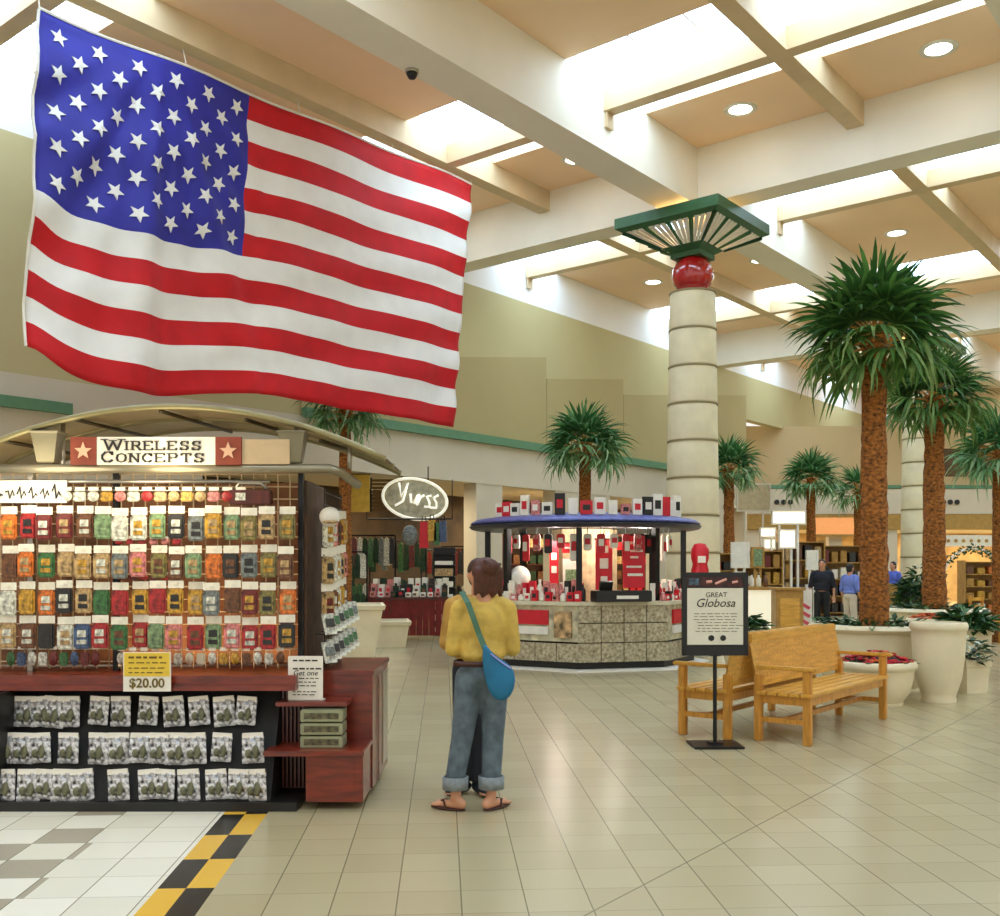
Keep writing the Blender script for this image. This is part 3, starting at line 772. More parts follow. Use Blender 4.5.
DENIM = mat('faded_denim', (92, 106, 114), .85, var=.22, scale=16)
wm = person('woman seen from behind in mustard jacket, rolled jeans and flip-flops, blue sling bag', (-.135, 6.60, 0), R(4), JKT, DENIM, HAIRB,
            h=1.63, torsow=.93, pose='forward', shoes=mat('brown_sandal', (66, 34, 24), .6), cuffs=True, long_hair=True, shoe_kind='sandal', legx=(.135, .05), footyaw=(1.0, .75), jacket_hem=1.00, headturn=.5, lean=(.035, 0))
# belt and the sling bag she wears are hers
MB().lathe([(.162, .965), (.170, .965), (.170, 1.0), (.162, 1.0)], (0, -.012, -.02), 28, sx=1, sy=.72, cap=False).build('belt', mat('brown_belt', (66, 32, 20), .5), wm, True)
bagm = mat('teal_blue_bag', (24, 108, 146), .7, var=.15, scale=6)
bg = thing('sling_bag', 'teal blue sling bag hanging on the woman\'s back at her right hip', 'bag', (-.135, 6.60, 0), R(4))
bag = MB()
pts = [(.02, 1.12), (.055, 1.06), (.12, 1.005), (.19, .965), (.225, .90), (.215, .80), (.165, .735), (.10, .735), (.05, .79), (.02, .90), (.005, 1.02)]
for i, (x, z) in enumerate(pts): pass
n = len(pts); cx_, cz_ = .11, .88
vs = []
for (yy, sc) in ((-.235, .55), (-.225, .88), (-.20, 1.0), (-.165, 1.0), (-.15, .9)):
    for (x, z) in pts: vs.append((cx_+(x-cx_)*sc, yy, cz_+(z-cz_)*sc))
fs = [tuple(range(n))]
for a in range(4):
    for i in range(n): fs.append((a*n+i, a*n+(i+1) % n, (a+1)*n+(i+1) % n, (a+1)*n+i))
fs.append(tuple(range(4*n, 5*n))[::-1])
bag.add(vs, fs); bo = bag.build('pouch', bagm, bg, True); sb_ = bo.modifiers.new('s', 'SUBSURF'); sb_.levels = 1; sb_.render_levels = 2
stp = MB(); path = [(.03, -.19, 1.06), (-.01, -.155, 1.16), (-.045, -.155, 1.26), (-.08, -.135, 1.36), (-.12, -.06, 1.43), (-.10, .06, 1.41)]
for a, b in zip(path[:-1], path[1:]):
    a = Vector(a); b = Vector(b); sd = Vector((.017, 0, .006)); th = Vector((0, .006, 0)); vs = [a-sd, a+sd, b+sd, b-sd]; vs += [x_+th for x_ in vs]
    stp.add(vs, [(0, 1, 2, 3), (7, 6, 5, 4), (0, 4, 5, 1), (1, 5, 6, 2), (2, 6, 7, 3), (3, 7, 4, 0)])
stp.build('strap', mat('sage_strap', (70, 108, 84), .7), bg)
zp = MB(); zp.tube([(.06, -.225, 1.04), (.13, -.232, .985), (.19, -.228, .945)], .005, 6); zp.build('zip', mat('pale_violet_zip', (150, 150, 210), .4), bg)
TAN = mat('tan_shirt', (190, 146, 66), .75, var=.15)
person('man in tan shirt facing the woman, mostly hidden behind her', (-.175, 7.08, 0), R(176), TAN, mat('black_jeans', (30, 34, 42), .8), mat('dark_brown_hair', (62, 36, 24), .6, var=.3),
       h=1.63, shoes=mat('navy_shoe', (28, 36, 50), .6), sleeves='long', pose='forward', legx=(.0, .07), footyaw=(.4, .5), headturn=.2, torsow=1.08, lean=(-.03, 0))
BLK = mat('black_shirt', (26, 28, 38), .8)
c = at(822, 565, 24); person('person in a black shirt and black trousers standing at the far booths', (c.x, c.y, 0), R(160), BLK, mat('black_trousers', (24, 26, 24), .8), mat('black_hair', (30, 22, 18), .6), h=1.72, shoes=BLACK, sleeves='short', torsow=1.15)
c = at(850, 565, 23.2); person('person in a light blue shirt left of the tallest palm trunk', (c.x, c.y, 0), R(-60), mat('light_blue_shirt', (116, 134, 206), .8), mat('pale_trousers', (214, 200, 176), .8), mat('black_hair', (30, 22, 18), .6), h=1.62, shoes=WHITE, sleeves='short', torsow=1.1)
c = at(893, 565, 28); person('far person in a blue shirt right of the tallest palm trunk', (c.x, c.y, 0), R(120), mat('royal_blue_shirt', (84, 104, 196), .8), mat('grey_trousers', (96, 92, 84), .8), mat('black_hair', (30, 22, 18), .6), h=1.68, shoes=BLACK, sleeves='short', torsow=1.1)
#@@PART3
# ================================================================== PHONE CASE KIOSK
KB = Vector((-2.3, 7.2, 0))
def bw(mb, name, m, parent, smooth=False, base=None, **k):       # mesh given in world coordinates, child of an unrotated thing
    b = base if base is not None else KB
    mb.v = [v-b for v in mb.v]
    return mb.build(name, m, parent, smooth, **k)
KT = thing('retail_kiosk', 'cherry wood mall kiosk with arched canopy and a white sign board, crowded with phone cases', 'kiosk', KB)
xR, xL = -.885, -4.3
cb = MB(); cb.b2((xL, 6.98, .06), (-1.30, 8.0, .80)); bw(cb, 'cabinet', CHERRYD, KT)
bw(MB().b2((xL, 6.55, .0), (-1.32, 8.0, .059)), 'kick_plate', BLACK, KT)
bw(MB().b2((xL, 6.70, .765), (-1.36, 8.05, .80)).b2((xL, 6.72, .80), (-1.36, 6.76, .865)).b2((xL, 6.76, .80), (-1.36, 8.05, .86)), 'counter', CHERRY, KT)
# sloping black rack with hook rails
rk = MB(); rk.add([(xL, 6.60, .06), (-1.50, 6.60, .06), (-1.50, 6.92, .74), (xL, 6.92, .74), (xL, 6.97, .06), (-1.50, 6.97, .06), (-1.50, 6.97, .74), (xL, 6.97, .74)], [(0, 1, 2, 3), (7, 6, 5, 4), (0, 4, 5, 1), (3, 2, 6, 7), (0, 3, 7, 4), (1, 5, 6, 2)])
bw(rk, 'bag_rack', mat('black_slatboard', (12, 13, 9), .7), KT)
bw(MB().b2((-3.29, 6.56, .06), (-3.26, 7.0, .76)), 'rack_divider', BLACK, KT)
# right end: stepped cherry cabinets
rc = MB(); rc.b2((-1.30, 7.02, .06), (xR-.012, 7.95, .84)); bw(rc, 'end_cabinet', CHERRY, KT)
lv = MB()
for k in range(7): lv.b2((-1.49+k*.027, 6.90, .08), (-1.475+k*.027, 6.98, .76))
lv.b2((-1.50, 6.975, .06), (-1.30, 7.02, .76)); bw(lv, 'ribbed_panel', CHERRYD, KT)
bw(MB().b2((-1.50, 6.74, .655), (-1.02, 7.02, .685), bev=.006), 'upper_shelf', CHERRY, KT)
bw(MB().b2((-1.54, 6.56, .355), (xR, 7.02, .39), bev=.006), 'lower_shelf', CHERRY, KT)
bx_ = MB(); bx_.b2((-1.27, 6.60, .05), (xR-.01, 7.01, .352), bev=.004); bw(bx_, 'low_cabinet', CHERRY, KT)
bw(MB().b2((-1.20, 6.598, .09), (-.95, 6.606, .31)), 'cabinet_panel', CHERRY, KT)
bw(MB().b2((xR-.012, 7.02, .05), (xR+.0, 7.95, .86)).b2((xR+.006, 7.3, .05), (xR+.012, 7.34, .8)), 'end_panel', CHERRY, KT)
bw(MB().b2((-1.32, 7.0, .84), (xR+.01, 7.98, .87)), 'end_top', CHERRY, KT)
bw(MB().b2((xR+.001, 7.6, .1), (xR+.006, 7.9, .8)), 'end_plate', CHROME, KT)
# display grids
grid = MB()
def wire(a, b, r=.005): grid.tube([a, b], r, 4)
yG = 7.12
for k in range(34): x = xL+.1+k*.085; wire((x, yG, .87), (x, yG, 2.24))
for k in range(16): z = .92+k*.088; wire((xL, yG, z), (-1.40, yG, z))
bw(grid, 'wire_grid', mat('cream_wire', (214, 190, 150), .4, .3), KT)
bw(MB().b2((xL, yG+.28, .87), (-1.42, yG+.31, 2.2)), 'back_panel', mat('peach_lit_panel', (150, 104, 70), .7, var=.35, scale=5), KT)
for x in (-3.30, -2.70, -1.40):
    bw(MB().b2((x-.018, yG-.03, .86), (x+.018, yG+.02, 2.26)), 'post', BLACKM if x > -3 else CHROME, KT)
sg = MB(); xs = -1.27
for k in range(11): sg.tube([(xs+.02, 7.2+k*.075, .87), (xs+.02, 7.2+k*.075, 2.15)], .005, 4)
for k in range(14): sg.tube([(xs+.02, 7.15, .95+k*.09), (xs+.02, 7.98, .95+k*.09)], .005, 4)
bw(sg, 'side_grid', mat('dark_wire', (60, 50, 40), .4, .3), KT)
bw(MB().b2((-1.40, 7.16, .87), (-1.37, 8.0, 2.2)), 'side_panel', mat('side_board', (96, 66, 44), .6, var=.3), KT)
hp_ = MB(); hp_.tube([(xL, 6.94, 2.262), (-1.17, 6.94, 2.262), (-1.10, 6.98, 2.24), (-1.03, 7.3, 2.18)], .032, 12)
bw(hp_, 'header_pipe', mat('pewter_pipe', (150, 142, 118), .3, .6), KT, True)
h2 = MB(); h2.tube([(xL, 7.02, 2.18), (-1.6, 7.02, 2.18)], .014, 8); h2.tube([(xL, 7.06, 2.12), (-1.6, 7.06, 2.12)], .010, 8)
bw(h2, 'header_rail', CHROME, KT, True)
# arched canopy
cxA, half, rise, zb = -2.26, 1.47, .36, 2.33
def arc(s, dz=0): return (cxA+half*s, zb+rise*(1-s*s)+dz)
ca = MB(); n = 28
for (ya, yb_) in ((6.96, 8.05),):
    pts = [arc(-1+2*i/n) for i in range(n+1)]; b = len(ca.v)
    for (x, z) in pts: ca.v += [Vector((x, ya, z)), Vector((x, yb_, z)), Vector((x, yb_, z+.014)), Vector((x, ya, z+.014))]
    for i in range(n):
        for k in range(4): ca.f.append((b+4*i+k, b+4*i+(k+1) % 4, b+4*i+4+(k+1) % 4, b+4*i+4+k)); ca.m.append(0)
bw(ca, 'canopy', mat('amber_canopy_film', (176, 150, 96), .35, trans=.35, var=.1), KT, True, angle=40)
for y in (6.95, 7.5, 8.06): bw(MB().tube([(arc(-1+2*i/n)[0], y, arc(-1+2*i/n)[1]) for i in range(n+1)], .022, 8), 'canopy_rib', mat('olive_tube', (148, 138, 96), .35, .4), KT, True)
sr = MB()
for s_ in (-.75, -.4, .0, .4, .75): x, z = arc(s_); sr.tube([(x-.08, 6.96, z-.03), (x+.12, 8.05, z-.03)], .014, 6)
bw(sr, 'canopy_purlin', mat('dark_bronze', (70, 58, 36), .4, .4), KT, True)
for x in (-3.05, -1.42, -1.05):
    up_ = MB(); up_.tube([(x, 7.05, 2.27), (x, 7.05, arc((x-cxA)/half)[1])], .016, 8); bw(up_, 'canopy_strut', CHROME, KT, True)
# uplights
for x in (-3.12, -1.43):
    u_ = MB(); u_.lathe([(.055, 2.30), (.07, 2.31), (.105, 2.50), (.12, 2.515), (.112, 2.52), (.06, 2.33)], (x, 6.98, 0), 4, rot=PI/4, sx=1.2); u_.tube([(x, 6.98, 2.27), (x, 6.98, 2.32)], .02, 8)
    bw(u_, 'uplight', mat('grey_lamp_housing', (132, 124, 96), .45, .3), KT)
# sign board
so = bw(MB().b2((-2.755, 6.90, 2.285), (-1.945, 6.925, 2.475)), 'sign_board', mat('ivory_sign', (244, 236, 214), .5, var=.02), KT)
def slet(body, size, x, z, ws):
    me = text_mesh(body, size, wscale=ws, ext=.004, off=size*.035, spacing=1.08); me.materials.clear(); me.materials.append(INK)
    o = bpy.data.objects.new('lettering', me); COL.objects.link(o); o.parent = so; o.location = Vector((x, 6.897, z))-KB
    return me
def serif_word(word, x0, z0, hs, wd):
    """slab serif small caps built from strokes; unit cell width per letter"""
    G = {'W': ([((0, 1), (.25, 0)), ((.25, 0), (.5, .85)), ((.5, .85), (.75, 0)), ((.75, 0), (1, 1))], [(0, 1), (1, 1), (.5, .9)]),
         'I': ([((.5, 0), (.5, 1))], [(.5, 0), (.5, 1)]),
         'R': ([((.15, 0), (.15, 1)), ((.15, 1), (.7, .97)), ((.7, .97), (.82, .75)), ((.82, .75), (.7, .52)), ((.7, .52), (.15, .5)), ((.5, .5), (.9, 0))], [(.15, 0), (.15, 1), (.92, 0)]),
         'E': ([((.15, 0), (.15, 1)), ((.15, 1), (.85, 1)), ((.15, .5), (.65, .5)), ((.15, 0), (.88, 0)), ((.85, 1), (.85, .8)), ((.88, 0), (.88, .22))], [(.15, 0), (.15, 1)]),
         'L': ([((.15, 0), (.15, 1)), ((.15, 0), (.88, 0)), ((.88, 0), (.88, .25))], [(.15, 0), (.15, 1)]),
         'S': ([((.82, .85), (.6, 1)), ((.6, 1), (.3, .98)), ((.3, .98), (.15, .78)), ((.15, .78), (.3, .58)), ((.3, .58), (.7, .45)), ((.7, .45), (.86, .24)), ((.86, .24), (.65, .02)), ((.65, .02), (.3, .02)), ((.3, .02), (.14, .2)), ((.82, 1), (.82, .75)), ((.14, 0), (.14, .28))], []),
         'C': ([((.85, .8), (.65, .98)), ((.65, .98), (.35, .96)), ((.35, .96), (.12, .65)), ((.12, .65), (.12, .35)), ((.12, .35), (.35, .04)), ((.35, .04), (.65, .02)), ((.65, .02), (.88, .2)), ((.86, 1), (.86, .7))], []),
         'O': ([((.5, 1), (.18, .85)), ((.18, .85), (.1, .5)), ((.1, .5), (.18, .15)), ((.18, .15), (.5, 0)), ((.5, 0), (.82, .15)), ((.82, .15), (.9, .5)), ((.9, .5), (.82, .85)), ((.82, .85), (.5, 1))], []),
         'N': ([((.15, 0), (.15, 1)), ((.15, 1), (.85, 0)), ((.85, 0), (.85, 1))], [(.15, 0), (.15, 1), (.85, 1)]),
         'P': ([((.15, 0), (.15, 1)), ((.15, 1), (.7, .98)), ((.7, .98), (.85, .75)), ((.85, .75), (.7, .5)), ((.7, .5), (.15, .48))], [(.15, 0), (.15, 1)]),
         'T': ([((.5, 0), (.5, 1)), ((.1, 1), (.9, 1)), ((.1, 1), (.1, .78)), ((.9, 1), (.9, .78))], [(.5, 0)])}
    x = x0; k = 0
    for i, ch in enumerate(word):
        hh = hs*(1.22 if i == 0 else 1); ww = wd*(1.4 if ch == 'W' else (.6 if ch == 'I' else 1))*(1.18 if i == 0 else 1); mb = MB()
        for (a, b) in G[ch][0]:
            p = Vector((x+a[0]*ww, 6.893-.0003*k, z0+a[1]*hh)); q = Vector((x+b[0]*ww, 6.893-.0003*k, z0+b[1]*hh)); k = (k+1) % 7
            d = (q-p); L = d.length; an = math.atan2(d.z, d.x); th = hs*(.24 if abs(math.sin(an)) > .5 else .12)
            mb.box((p+q)/2, (L+th*.3, .006, th), ry=-an)
        for (a, b) in G[ch][1]: mb.box((x+a*ww, 6.892, z0+b*hh), (ww*.46 if ch != 'I' else ww*.8, .006, hs*.10))
        bw(mb, 'letter', INK, so); x += ww*1.06+.006
serif_word('WIRELESS', -2.70, 2.385, .058, .0715)
serif_word('CONCEPTS', -2.725, 2.302, .058, .0775)
RST = mat('brick_red_panel', (136, 58, 34), .6, var=.15); PST = mat('pale_star', (222, 176, 140), .6)
for x in (-2.845, -1.855):
    p_ = bw(MB().b2((x-.088, 6.895, 2.285), (x+.088, 6.93, 2.475)), 'star_panel', RST, KT)
    st = MB(); st.plate([(x+(.062 if k % 2 == 0 else .026)*math.cos(PI/2+k*PI/5), 2.378+(.062 if k % 2 == 0 else .026)*math.sin(PI/2+k*PI/5)) for k in range(10)], 6.888, 6.894)
    bw(st, 'star', PST, p_)
bw(MB().b2((-1.765, 6.91, 2.29), (-1.44, 6.93, 2.46)), 'blank_board', mat('beige_board', (206, 178, 136), .6), KT)
point('kiosk_case_light', (-2.3, 6.75, 2.18), 15, (1, .85, .6), .3)
point('kiosk_case_light', (-3.2, 6.75, 2.18), 13, (1, .88, .66), .3)
area('kiosk_back_light', (-2.15, 7.22, .88), (R(180), 0, 0), 1.3, .08, 4, (1, .66, .36))

# ---- carded phone cases on hooks
CARD = mat('clear_card', (238, 232, 210), .35, var=.08, scale=20)
cols = {'red': (170, 40, 38), 'maroon': (116, 38, 30), 'orange': (214, 116, 42), 'green': (62, 112, 58), 'olive': (132, 120, 62), 'tan': (188, 156, 104), 'grey': (120, 126, 120), 'pink': (212, 130, 122),
        'black': (40, 38, 34), 'brown': (112, 70, 38), 'gold': (200, 152, 50), 'white': (222, 216, 196), 'blue': (66, 88, 120), 'sage': (130, 156, 110)}
CM = {k: mat('case_'+k, v, .35, var=.45, scale=34) for k, v in cols.items()}
pk0 = thing('phone_case_pack', 'x', 'phone case')
MB().box((0, 0, -.022), (.098, .006, .044)).box((0, -.006, -.018), (.03, .004, .012)).build('header_card', CARD, pk0)
bl = MB(); bl.box((0, -.008, -.118), (.100, .030, .142), bev=.010); blo = bl.build('case', CM['red'], pk0, True, angle=40)
bi = MB().box((0, -.025, -.100), (.052, .006, .040), bev=.002).box((0, -.025, -.148), (.058, .006, .026), bev=.002).build('insert', CM['white'], pk0)
blo.material_slots[0].link = 'OBJECT'; bi.material_slots[0].link = 'OBJECT'; blo.material_slots[0].material = CM['red']; bi.material_slots[0].material = CM['white']
first = [True]
def pack(loc, rz, colr, ins, lab, group, sc=1):
    o = pk0 if first[0] else copy_tree(pk0); first[0] = False
    tag(o, lab, 'phone case', group); o.location = loc; o.rotation_euler = (0, 0, rz); o.scale = (sc*1.13, sc, sc*1.2)
    for ch in o.children:
        n_ = ch.name.split('.')[0]
        if n_ == 'case': ch.material_slots[0].material = CM[colr]
        if n_ == 'insert': ch.material_slots[0].material = CM[ins]
rows = [(2.00, 'orange red maroon maroon brown sage white white sage black grey gold sage olive'.split()),
        (1.735, 'brown orange green tan tan tan grey pink olive brown sage orange black grey olive brown'.split()),
        (1.485, 'white gold orange black tan green red gold red gold gold grey brown maroon olive orange'.split()),
        (1.245, 'tan brown black white blue red green red sage pink red sage pink red red black'.split())]
ordn = ['first', 'second', 'third', 'fourth', 'fifth', 'sixth', 'seventh', 'eighth', 'ninth', 'tenth', 'eleventh', 'twelfth', 'thirteenth', 'fourteenth', 'fifteenth', 'sixteenth']
rown = ['top', 'second', 'third', 'bottom']
rr = random.Random(21)
for ri, (z, cs) in enumerate(rows):
    n = 16
    if len(cs) < n: cs = cs+['tan', 'olive'][:n-len(cs)]
    for k in range(n):
        x = -3.39+k*.128
        pack((x+rr.uniform(-.008, .008), 6.985+rr.uniform(-.03, .02), z+rr.uniform(-.008, .012)), rr.uniform(-.12, .12), cs[k], rr.choice(['white', 'gold', cs[k], 'tan', 'black', 'brown', 'white']),
             '%s phone case on the %s hook row of the kiosk front, %s from left' % (cs[k], rown[ri], ordn[k]), 'phone cases hanging on the kiosk front')
siden = ['nearest', 'second', 'third', 'fourth', 'fifth']
for ri, z in enumerate((1.98, 1.72, 1.47)):
    for k in range(5):
        cc = rr.choice(['white', 'tan', 'brown', 'pink', 'gold', 'white'])
        pack((-1.235, 7.22+k*.155, z+.01*k), R(62)+rr.uniform(-.1, .1), cc, rr.choice(['white', 'gold', 'maroon', 'black']),
             '%s phone case on the right side of the kiosk, %s row, %s one' % (cc, rown[ri], siden[k]), 'phone cases on the kiosk side', 1.12)
# small clips hanging in a dense line below the bottom row, and charms near the header
SB = mat('silver_clip', (206, 196, 170), .3, .4)
hk = thing('hook_display', 'x', 'hook')
bpy.data.objects.remove(hk)
rest = MB()
def strip_items(y, z0, z1, x0, x1, n, mats, name, lab, cat, w_=.06):
    for k in range(n):
        x = x0+(x1-x0)*(k+.5)/n; t_ = thing(name, lab % (ordn[k] if k < 16 else 'last'), cat, (x, y, z1), 0, None)
        MB().box((0, 0, -.012), (w_*.8, .006, .024)).build('hang_tag', CARD, t_)
        m_ = rr.choice(mats)
        if k % 2: MB().box((0, -.004, -(z1-z0)*.6), (w_, .02, (z1-z0)*.62), bev=.008).build('charm', m_, t_, True, angle=40)
        else: MB().ell((0, -.004, -(z1-z0)*.58), (w_*.5, .014, (z1-z0)*.34)).build('charm', m_, t_, True)
strip_items(6.99, .90, 1.03, -2.66, -1.48, 15, [SB, CM['white'], CM['gold'], CM['brown']], 'phone_charm', 'small phone charm above the lit wire grid, %s from the left', 'phone charm')
strip_items(6.99, .89, 1.04, -3.42, -2.76, 9, [CM['green'], CM['white'], CM['blue'], CM['brown'], CM['maroon']], 'phone_charm', 'small phone charm on the lowest hooks left of the price card, %s from the left', 'phone charm', .062)
strip_items(7.0, 2.03, 2.14, -3.05, -1.75, 14, [CM['pink'], CM['gold'], CM['red'], CM['tan'], CM['orange'], CM['white']], 'phone_charm', 'bright phone charm just under the header rails, %s from the left', 'phone charm', .085)
strip_items(7.0, 1.735, 1.80, -2.68, -2.2, 6, [CM['red'], CM['pink']], 'price_tag', 'red hanging tag over the second hook row, %s from the left', 'price tag', .06)
strip_items(7.0, 1.49, 1.55, -2.66, -2.2, 6, [CM['red'], CM['maroon']], 'price_tag', 'red hanging tag over the third hook row, %s from the left', 'price tag', .06)
# white script panel at upper left, boxes at upper right of the kiosk
t = thing('brand_panel', 'white panel with dark script lettering at the upper left of the kiosk', 'sign', (-3.32, 6.99, 2.03))
MB().b2((-.22, 0, 0), (.32, .012, .155)).build('board', WHITE, t)
sc = MB(); r_ = random.Random(2)
for k in range(6):
    x = -.18+k*.08; hh_ = r_.uniform(.03, .08); sc.tube([(x, -.006, .05+r_.uniform(0, .03)), (x+.02, -.006, .05+hh_), (x+.03, -.006, .03), (x+.05, -.006, .06+r_.uniform(0, .04)), (x+.06, -.006, .05)], .006, 5)
sc.build('script_lettering', INK, t)
t = thing('dark_box', 'dark brown display case with a silver handle at the kiosk header, upper right', 'box', (-1.72, 7.02, 2.02))
MB().b2((-.16, -.03, 0), (.13, .06, .10), bev=.006).build('case_body', CHERRYD, t); MB().tube([(-.12, -.0, .105), (-.09, 0, .15), (.06, 0, .15), (.10, 0, .105)], .014, 8).build('handle', CHROME, t, True)

# ---- silver accessory bags on the sloping rack
BAGM = mat('clear_plastic_bag', (226, 224, 204), .14, .3, var=.7, scale=30, coat=.6, bump=.5)
bag0 = thing('accessory_bag', 'x', 'accessory bag')
def bagmesh(seed):
    r = random.Random(seed); mb = MB(); nx, nz = 6, 8; W_, H_ = .148, .20
    for side in (-1, 1):
        b = len(mb.v)
        for j in range(nz+1):
            for i in range(nx+1):
                u = i/nx; v = j/nz; bul = math.sin(PI*u)**.6*math.sin(PI*min(1, v*1.05+.02))**.6
                mb.v.append(Vector(((u-.5)*W_*(1+.02*r.uniform(-1, 1)), side*(.002+.022*bul+(r.uniform(-.007, .007) if 0 < i < nx and 0 < j < nz else 0)), -v*H_)))
        for j in range(nz):
            for i in range(nx):
                a = b+j*(nx+1)+i; mb.f.append((a, a+1, a+nx+2, a+nx+1)); mb.m.append(0)
    return mb
bagmesh(1).build('pouch', BAGM, bag0, False)
MB().box((0, -.006, -.004), (.140, .010, .036)).build('header', WHITE, bag0)
MB().ell((.018, -.020, -.118), (.024, .016, .048), 0, 0, 10).ell((-.028, -.020, -.13), (.026, .014, .032), 0, 0, 8).build('contents', mat('charger_inside', (104, 104, 76), .4, var=.4, scale=30), bag0, True, angle=40)
fb = True
starts = [([-3.19, -3.085, -2.99, -2.90, -2.69, -2.55, -2.36, -2.20, -2.03, -1.86, -1.70], .705, 6.84, 'top'),
          ([-3.28, -3.16, -3.05, -2.86, -2.66, -2.53, -2.38, -2.26, -2.14, -2.02, -1.84, -1.64], .475, 6.745, 'middle'),
          ([-3.24, -3.08, -2.97, -2.85, -2.74, -2.50, -2.30, -2.19, -2.04, -1.86, -1.71, -1.60], .252, 6.655, 'bottom')]
for xs_, z, y, rn in starts:
    for k, x in enumerate(xs_):
        o = bag0 if fb else copy_tree(bag0); fb = False
        tag(o, 'clear accessory bag on the %s row of the low rack, %s from left' % (rn, ordn[k]), 'accessory bag', 'clear accessory bags on the low rack')
        o.location = (x, y-.045, z); o.rotation_euler = (R(-4), rr.uniform(-.09, .09), rr.uniform(-.22, .22)); s_ = rr.uniform(.90, 1.02); o.scale = (s_, s_, s_*.98)
# price card
t = thing('price_card', 'yellow and white price card clipped to the kiosk counter edge', 'price card', (-2.33, 6.67, .80), 0)
MB().b2((-.157, -.004, -.035), (.157, .004, .225)).build('card', WHITE, t); MB().b2((-.150, -.007, .065), (.150, -.004, .22)).build('yellow_panel', mat('yellow_print', (232, 196, 60), .5, var=.03), t)
pl = MB(); r_ = random.Random(9)
for z in (.19, .155, .12, .09):
    x = -.12
    while x < .09: w_ = r_.uniform(.02, .055); pl.box((x+w_/2, -.009, z), (w_, .002, .014 if z > .18 else .007)); x += w_+.014
pl.build('printed_lines', mat('brown_ink', (110, 84, 20), .6), t)
lettering('$20.00', .085, (0, -.007, .018), mat('olive_ink', (112, 92, 24), .6), t, ext=.001, off=.002)
# acrylic sign holder on upper shelf
t = thing('notice_holder', 'white printed notice in a clear stand on the upper cherry shelf', 'notice', (-1.31, 6.80, .687), R(-2))
MB().b2((-.118, 0, .0), (.118, .006, .30)).b2((-.118, 0, 0), (.118, .09, .006)).build('stand', WHITE, t)
nl = MB(); r_ = random.Random(5)
for z in (.27, .215, .15, .125, .10, .06, .04):
    x = -.085
    while x < .07: w_ = r_.uniform(.015, .04); nl.box((x+w_/2, -.002, z), (w_, .002, .010 if z > .2 else .006)); x += w_+.01
nl.build('printed_lines', INK, t); lettering('Get one', .05, (0, -.003, .185), INK, t, ext=.001, shear=.2)
# three stacked tins
for k in range(3):
    t = thing('flat_box', 'flat silver green box on the lower cherry shelf, %s of its stack' % ['bottom', 'middle', 'top'][k], 'box', (-1.18, 6.76, .392+k*.086), 0, 'stacked boxes on the lower shelf')
    MB().b2((-.14, -.09, 0), (.14, .10, .076), bev=.004).build('carton', mat('tin_green', (150, 152, 118), .35, .2, var=.1), t)
    MB().b2((-.115, -.094, .018), (.115, -.090, .058)).build('window_label', mat('tin_window', (96, 90, 60), .4, var=.5, scale=30), t)
# slanted brochure racks on the right side
for k, z in enumerate((1.02, 1.22)):
    for j in range(6):
        t = thing('brochure', 'folded brochure in the slanted rack, %s tier, %s from the front' % (['lower', 'upper'][k], ordn[j]), 'brochure', (-1.20+.012*j, 7.10+j*.14, z-.11+.012*j), R(58), 'brochures in the slanted rack')
        MB().box((0, 0, .075), (.12, .008, .15), rx=R(-16)).build('sheet', CM['white'], t)
        MB().box((0, -.012, .085), (.085, .004, .06), rx=R(-16)).build('picture', rr.choice([CM['black'], CM['grey'], CM['green']]), t)
        MB().box((0, .03, .004), (.13, .07, .006)).build('pocket', BLACKM, t)
t = thing('white_cap', 'white and cream cap hanging at the right corner of the kiosk above the cases', 'cap', (-1.20, 7.12, 1.92))
MB().ell((0, 0, .02), (.075, .07, .07)).build('crown', WHITE, t, True); MB().ell((.02, -.08, -.02), (.06, .055, .012)).build('brim', CM['tan'], t, True)

# ================================================================== ROUND RED KIOSK
RKX, RKY, RKR = 1.42, 17.0, 1.92
RK = thing('retail_kiosk', 'eight sided tiled kiosk with blue edged round roof and red banners beside the column', 'kiosk', (RKX, RKY, 0))
def ov(th, r=RKR): a = R(th); return (r*math.sin(a), -r*math.cos(a))
TH = [-7.5+45*k for k in range(8)]
RED = mat('bright_red_print', (206, 22, 40), .45, var=.06)
tile = bpy.data.materials.new('kiosk_tile'); tile.use_nodes = True
nt = tile.node_tree; tb = nt.nodes['Principled BSDF']; tc = nt.nodes.new('ShaderNodeTexCoord'); nz = nt.nodes.new('ShaderNodeTexNoise'); nz.inputs['Scale'].default_value = 22; nz.inputs['Detail'].default_value = 6
cr = nt.nodes.new('ShaderNodeValToRGB'); cr.color_ramp.elements[0].position = .32; cr.color_ramp.elements[1].position = .68; cr.color_ramp.elements[0].color = rgb((128, 114, 84)); cr.color_ramp.elements[1].color = rgb((206, 194, 160))
nt.links.new(tc.outputs['Object'], nz.inputs[0]); nt.links.new(nz.outputs['Fac'], cr.inputs[0]); nt.links.new(cr.outputs[0], tb.inputs['Base Color']); tb.inputs['Roughness'].default_value = .3
MB().lathe([(RKR+.13, 0), (RKR+.13, .025), (RKR-.3, .03)], seg=8, rot=R(-97.5)).build('floor_plinth', WHITE, RK)
MB().lathe([(RKR-.10, .03), (RKR-.10, .13)], seg=8, rot=R(-97.5)).build('kick_base', BLACK, RK)
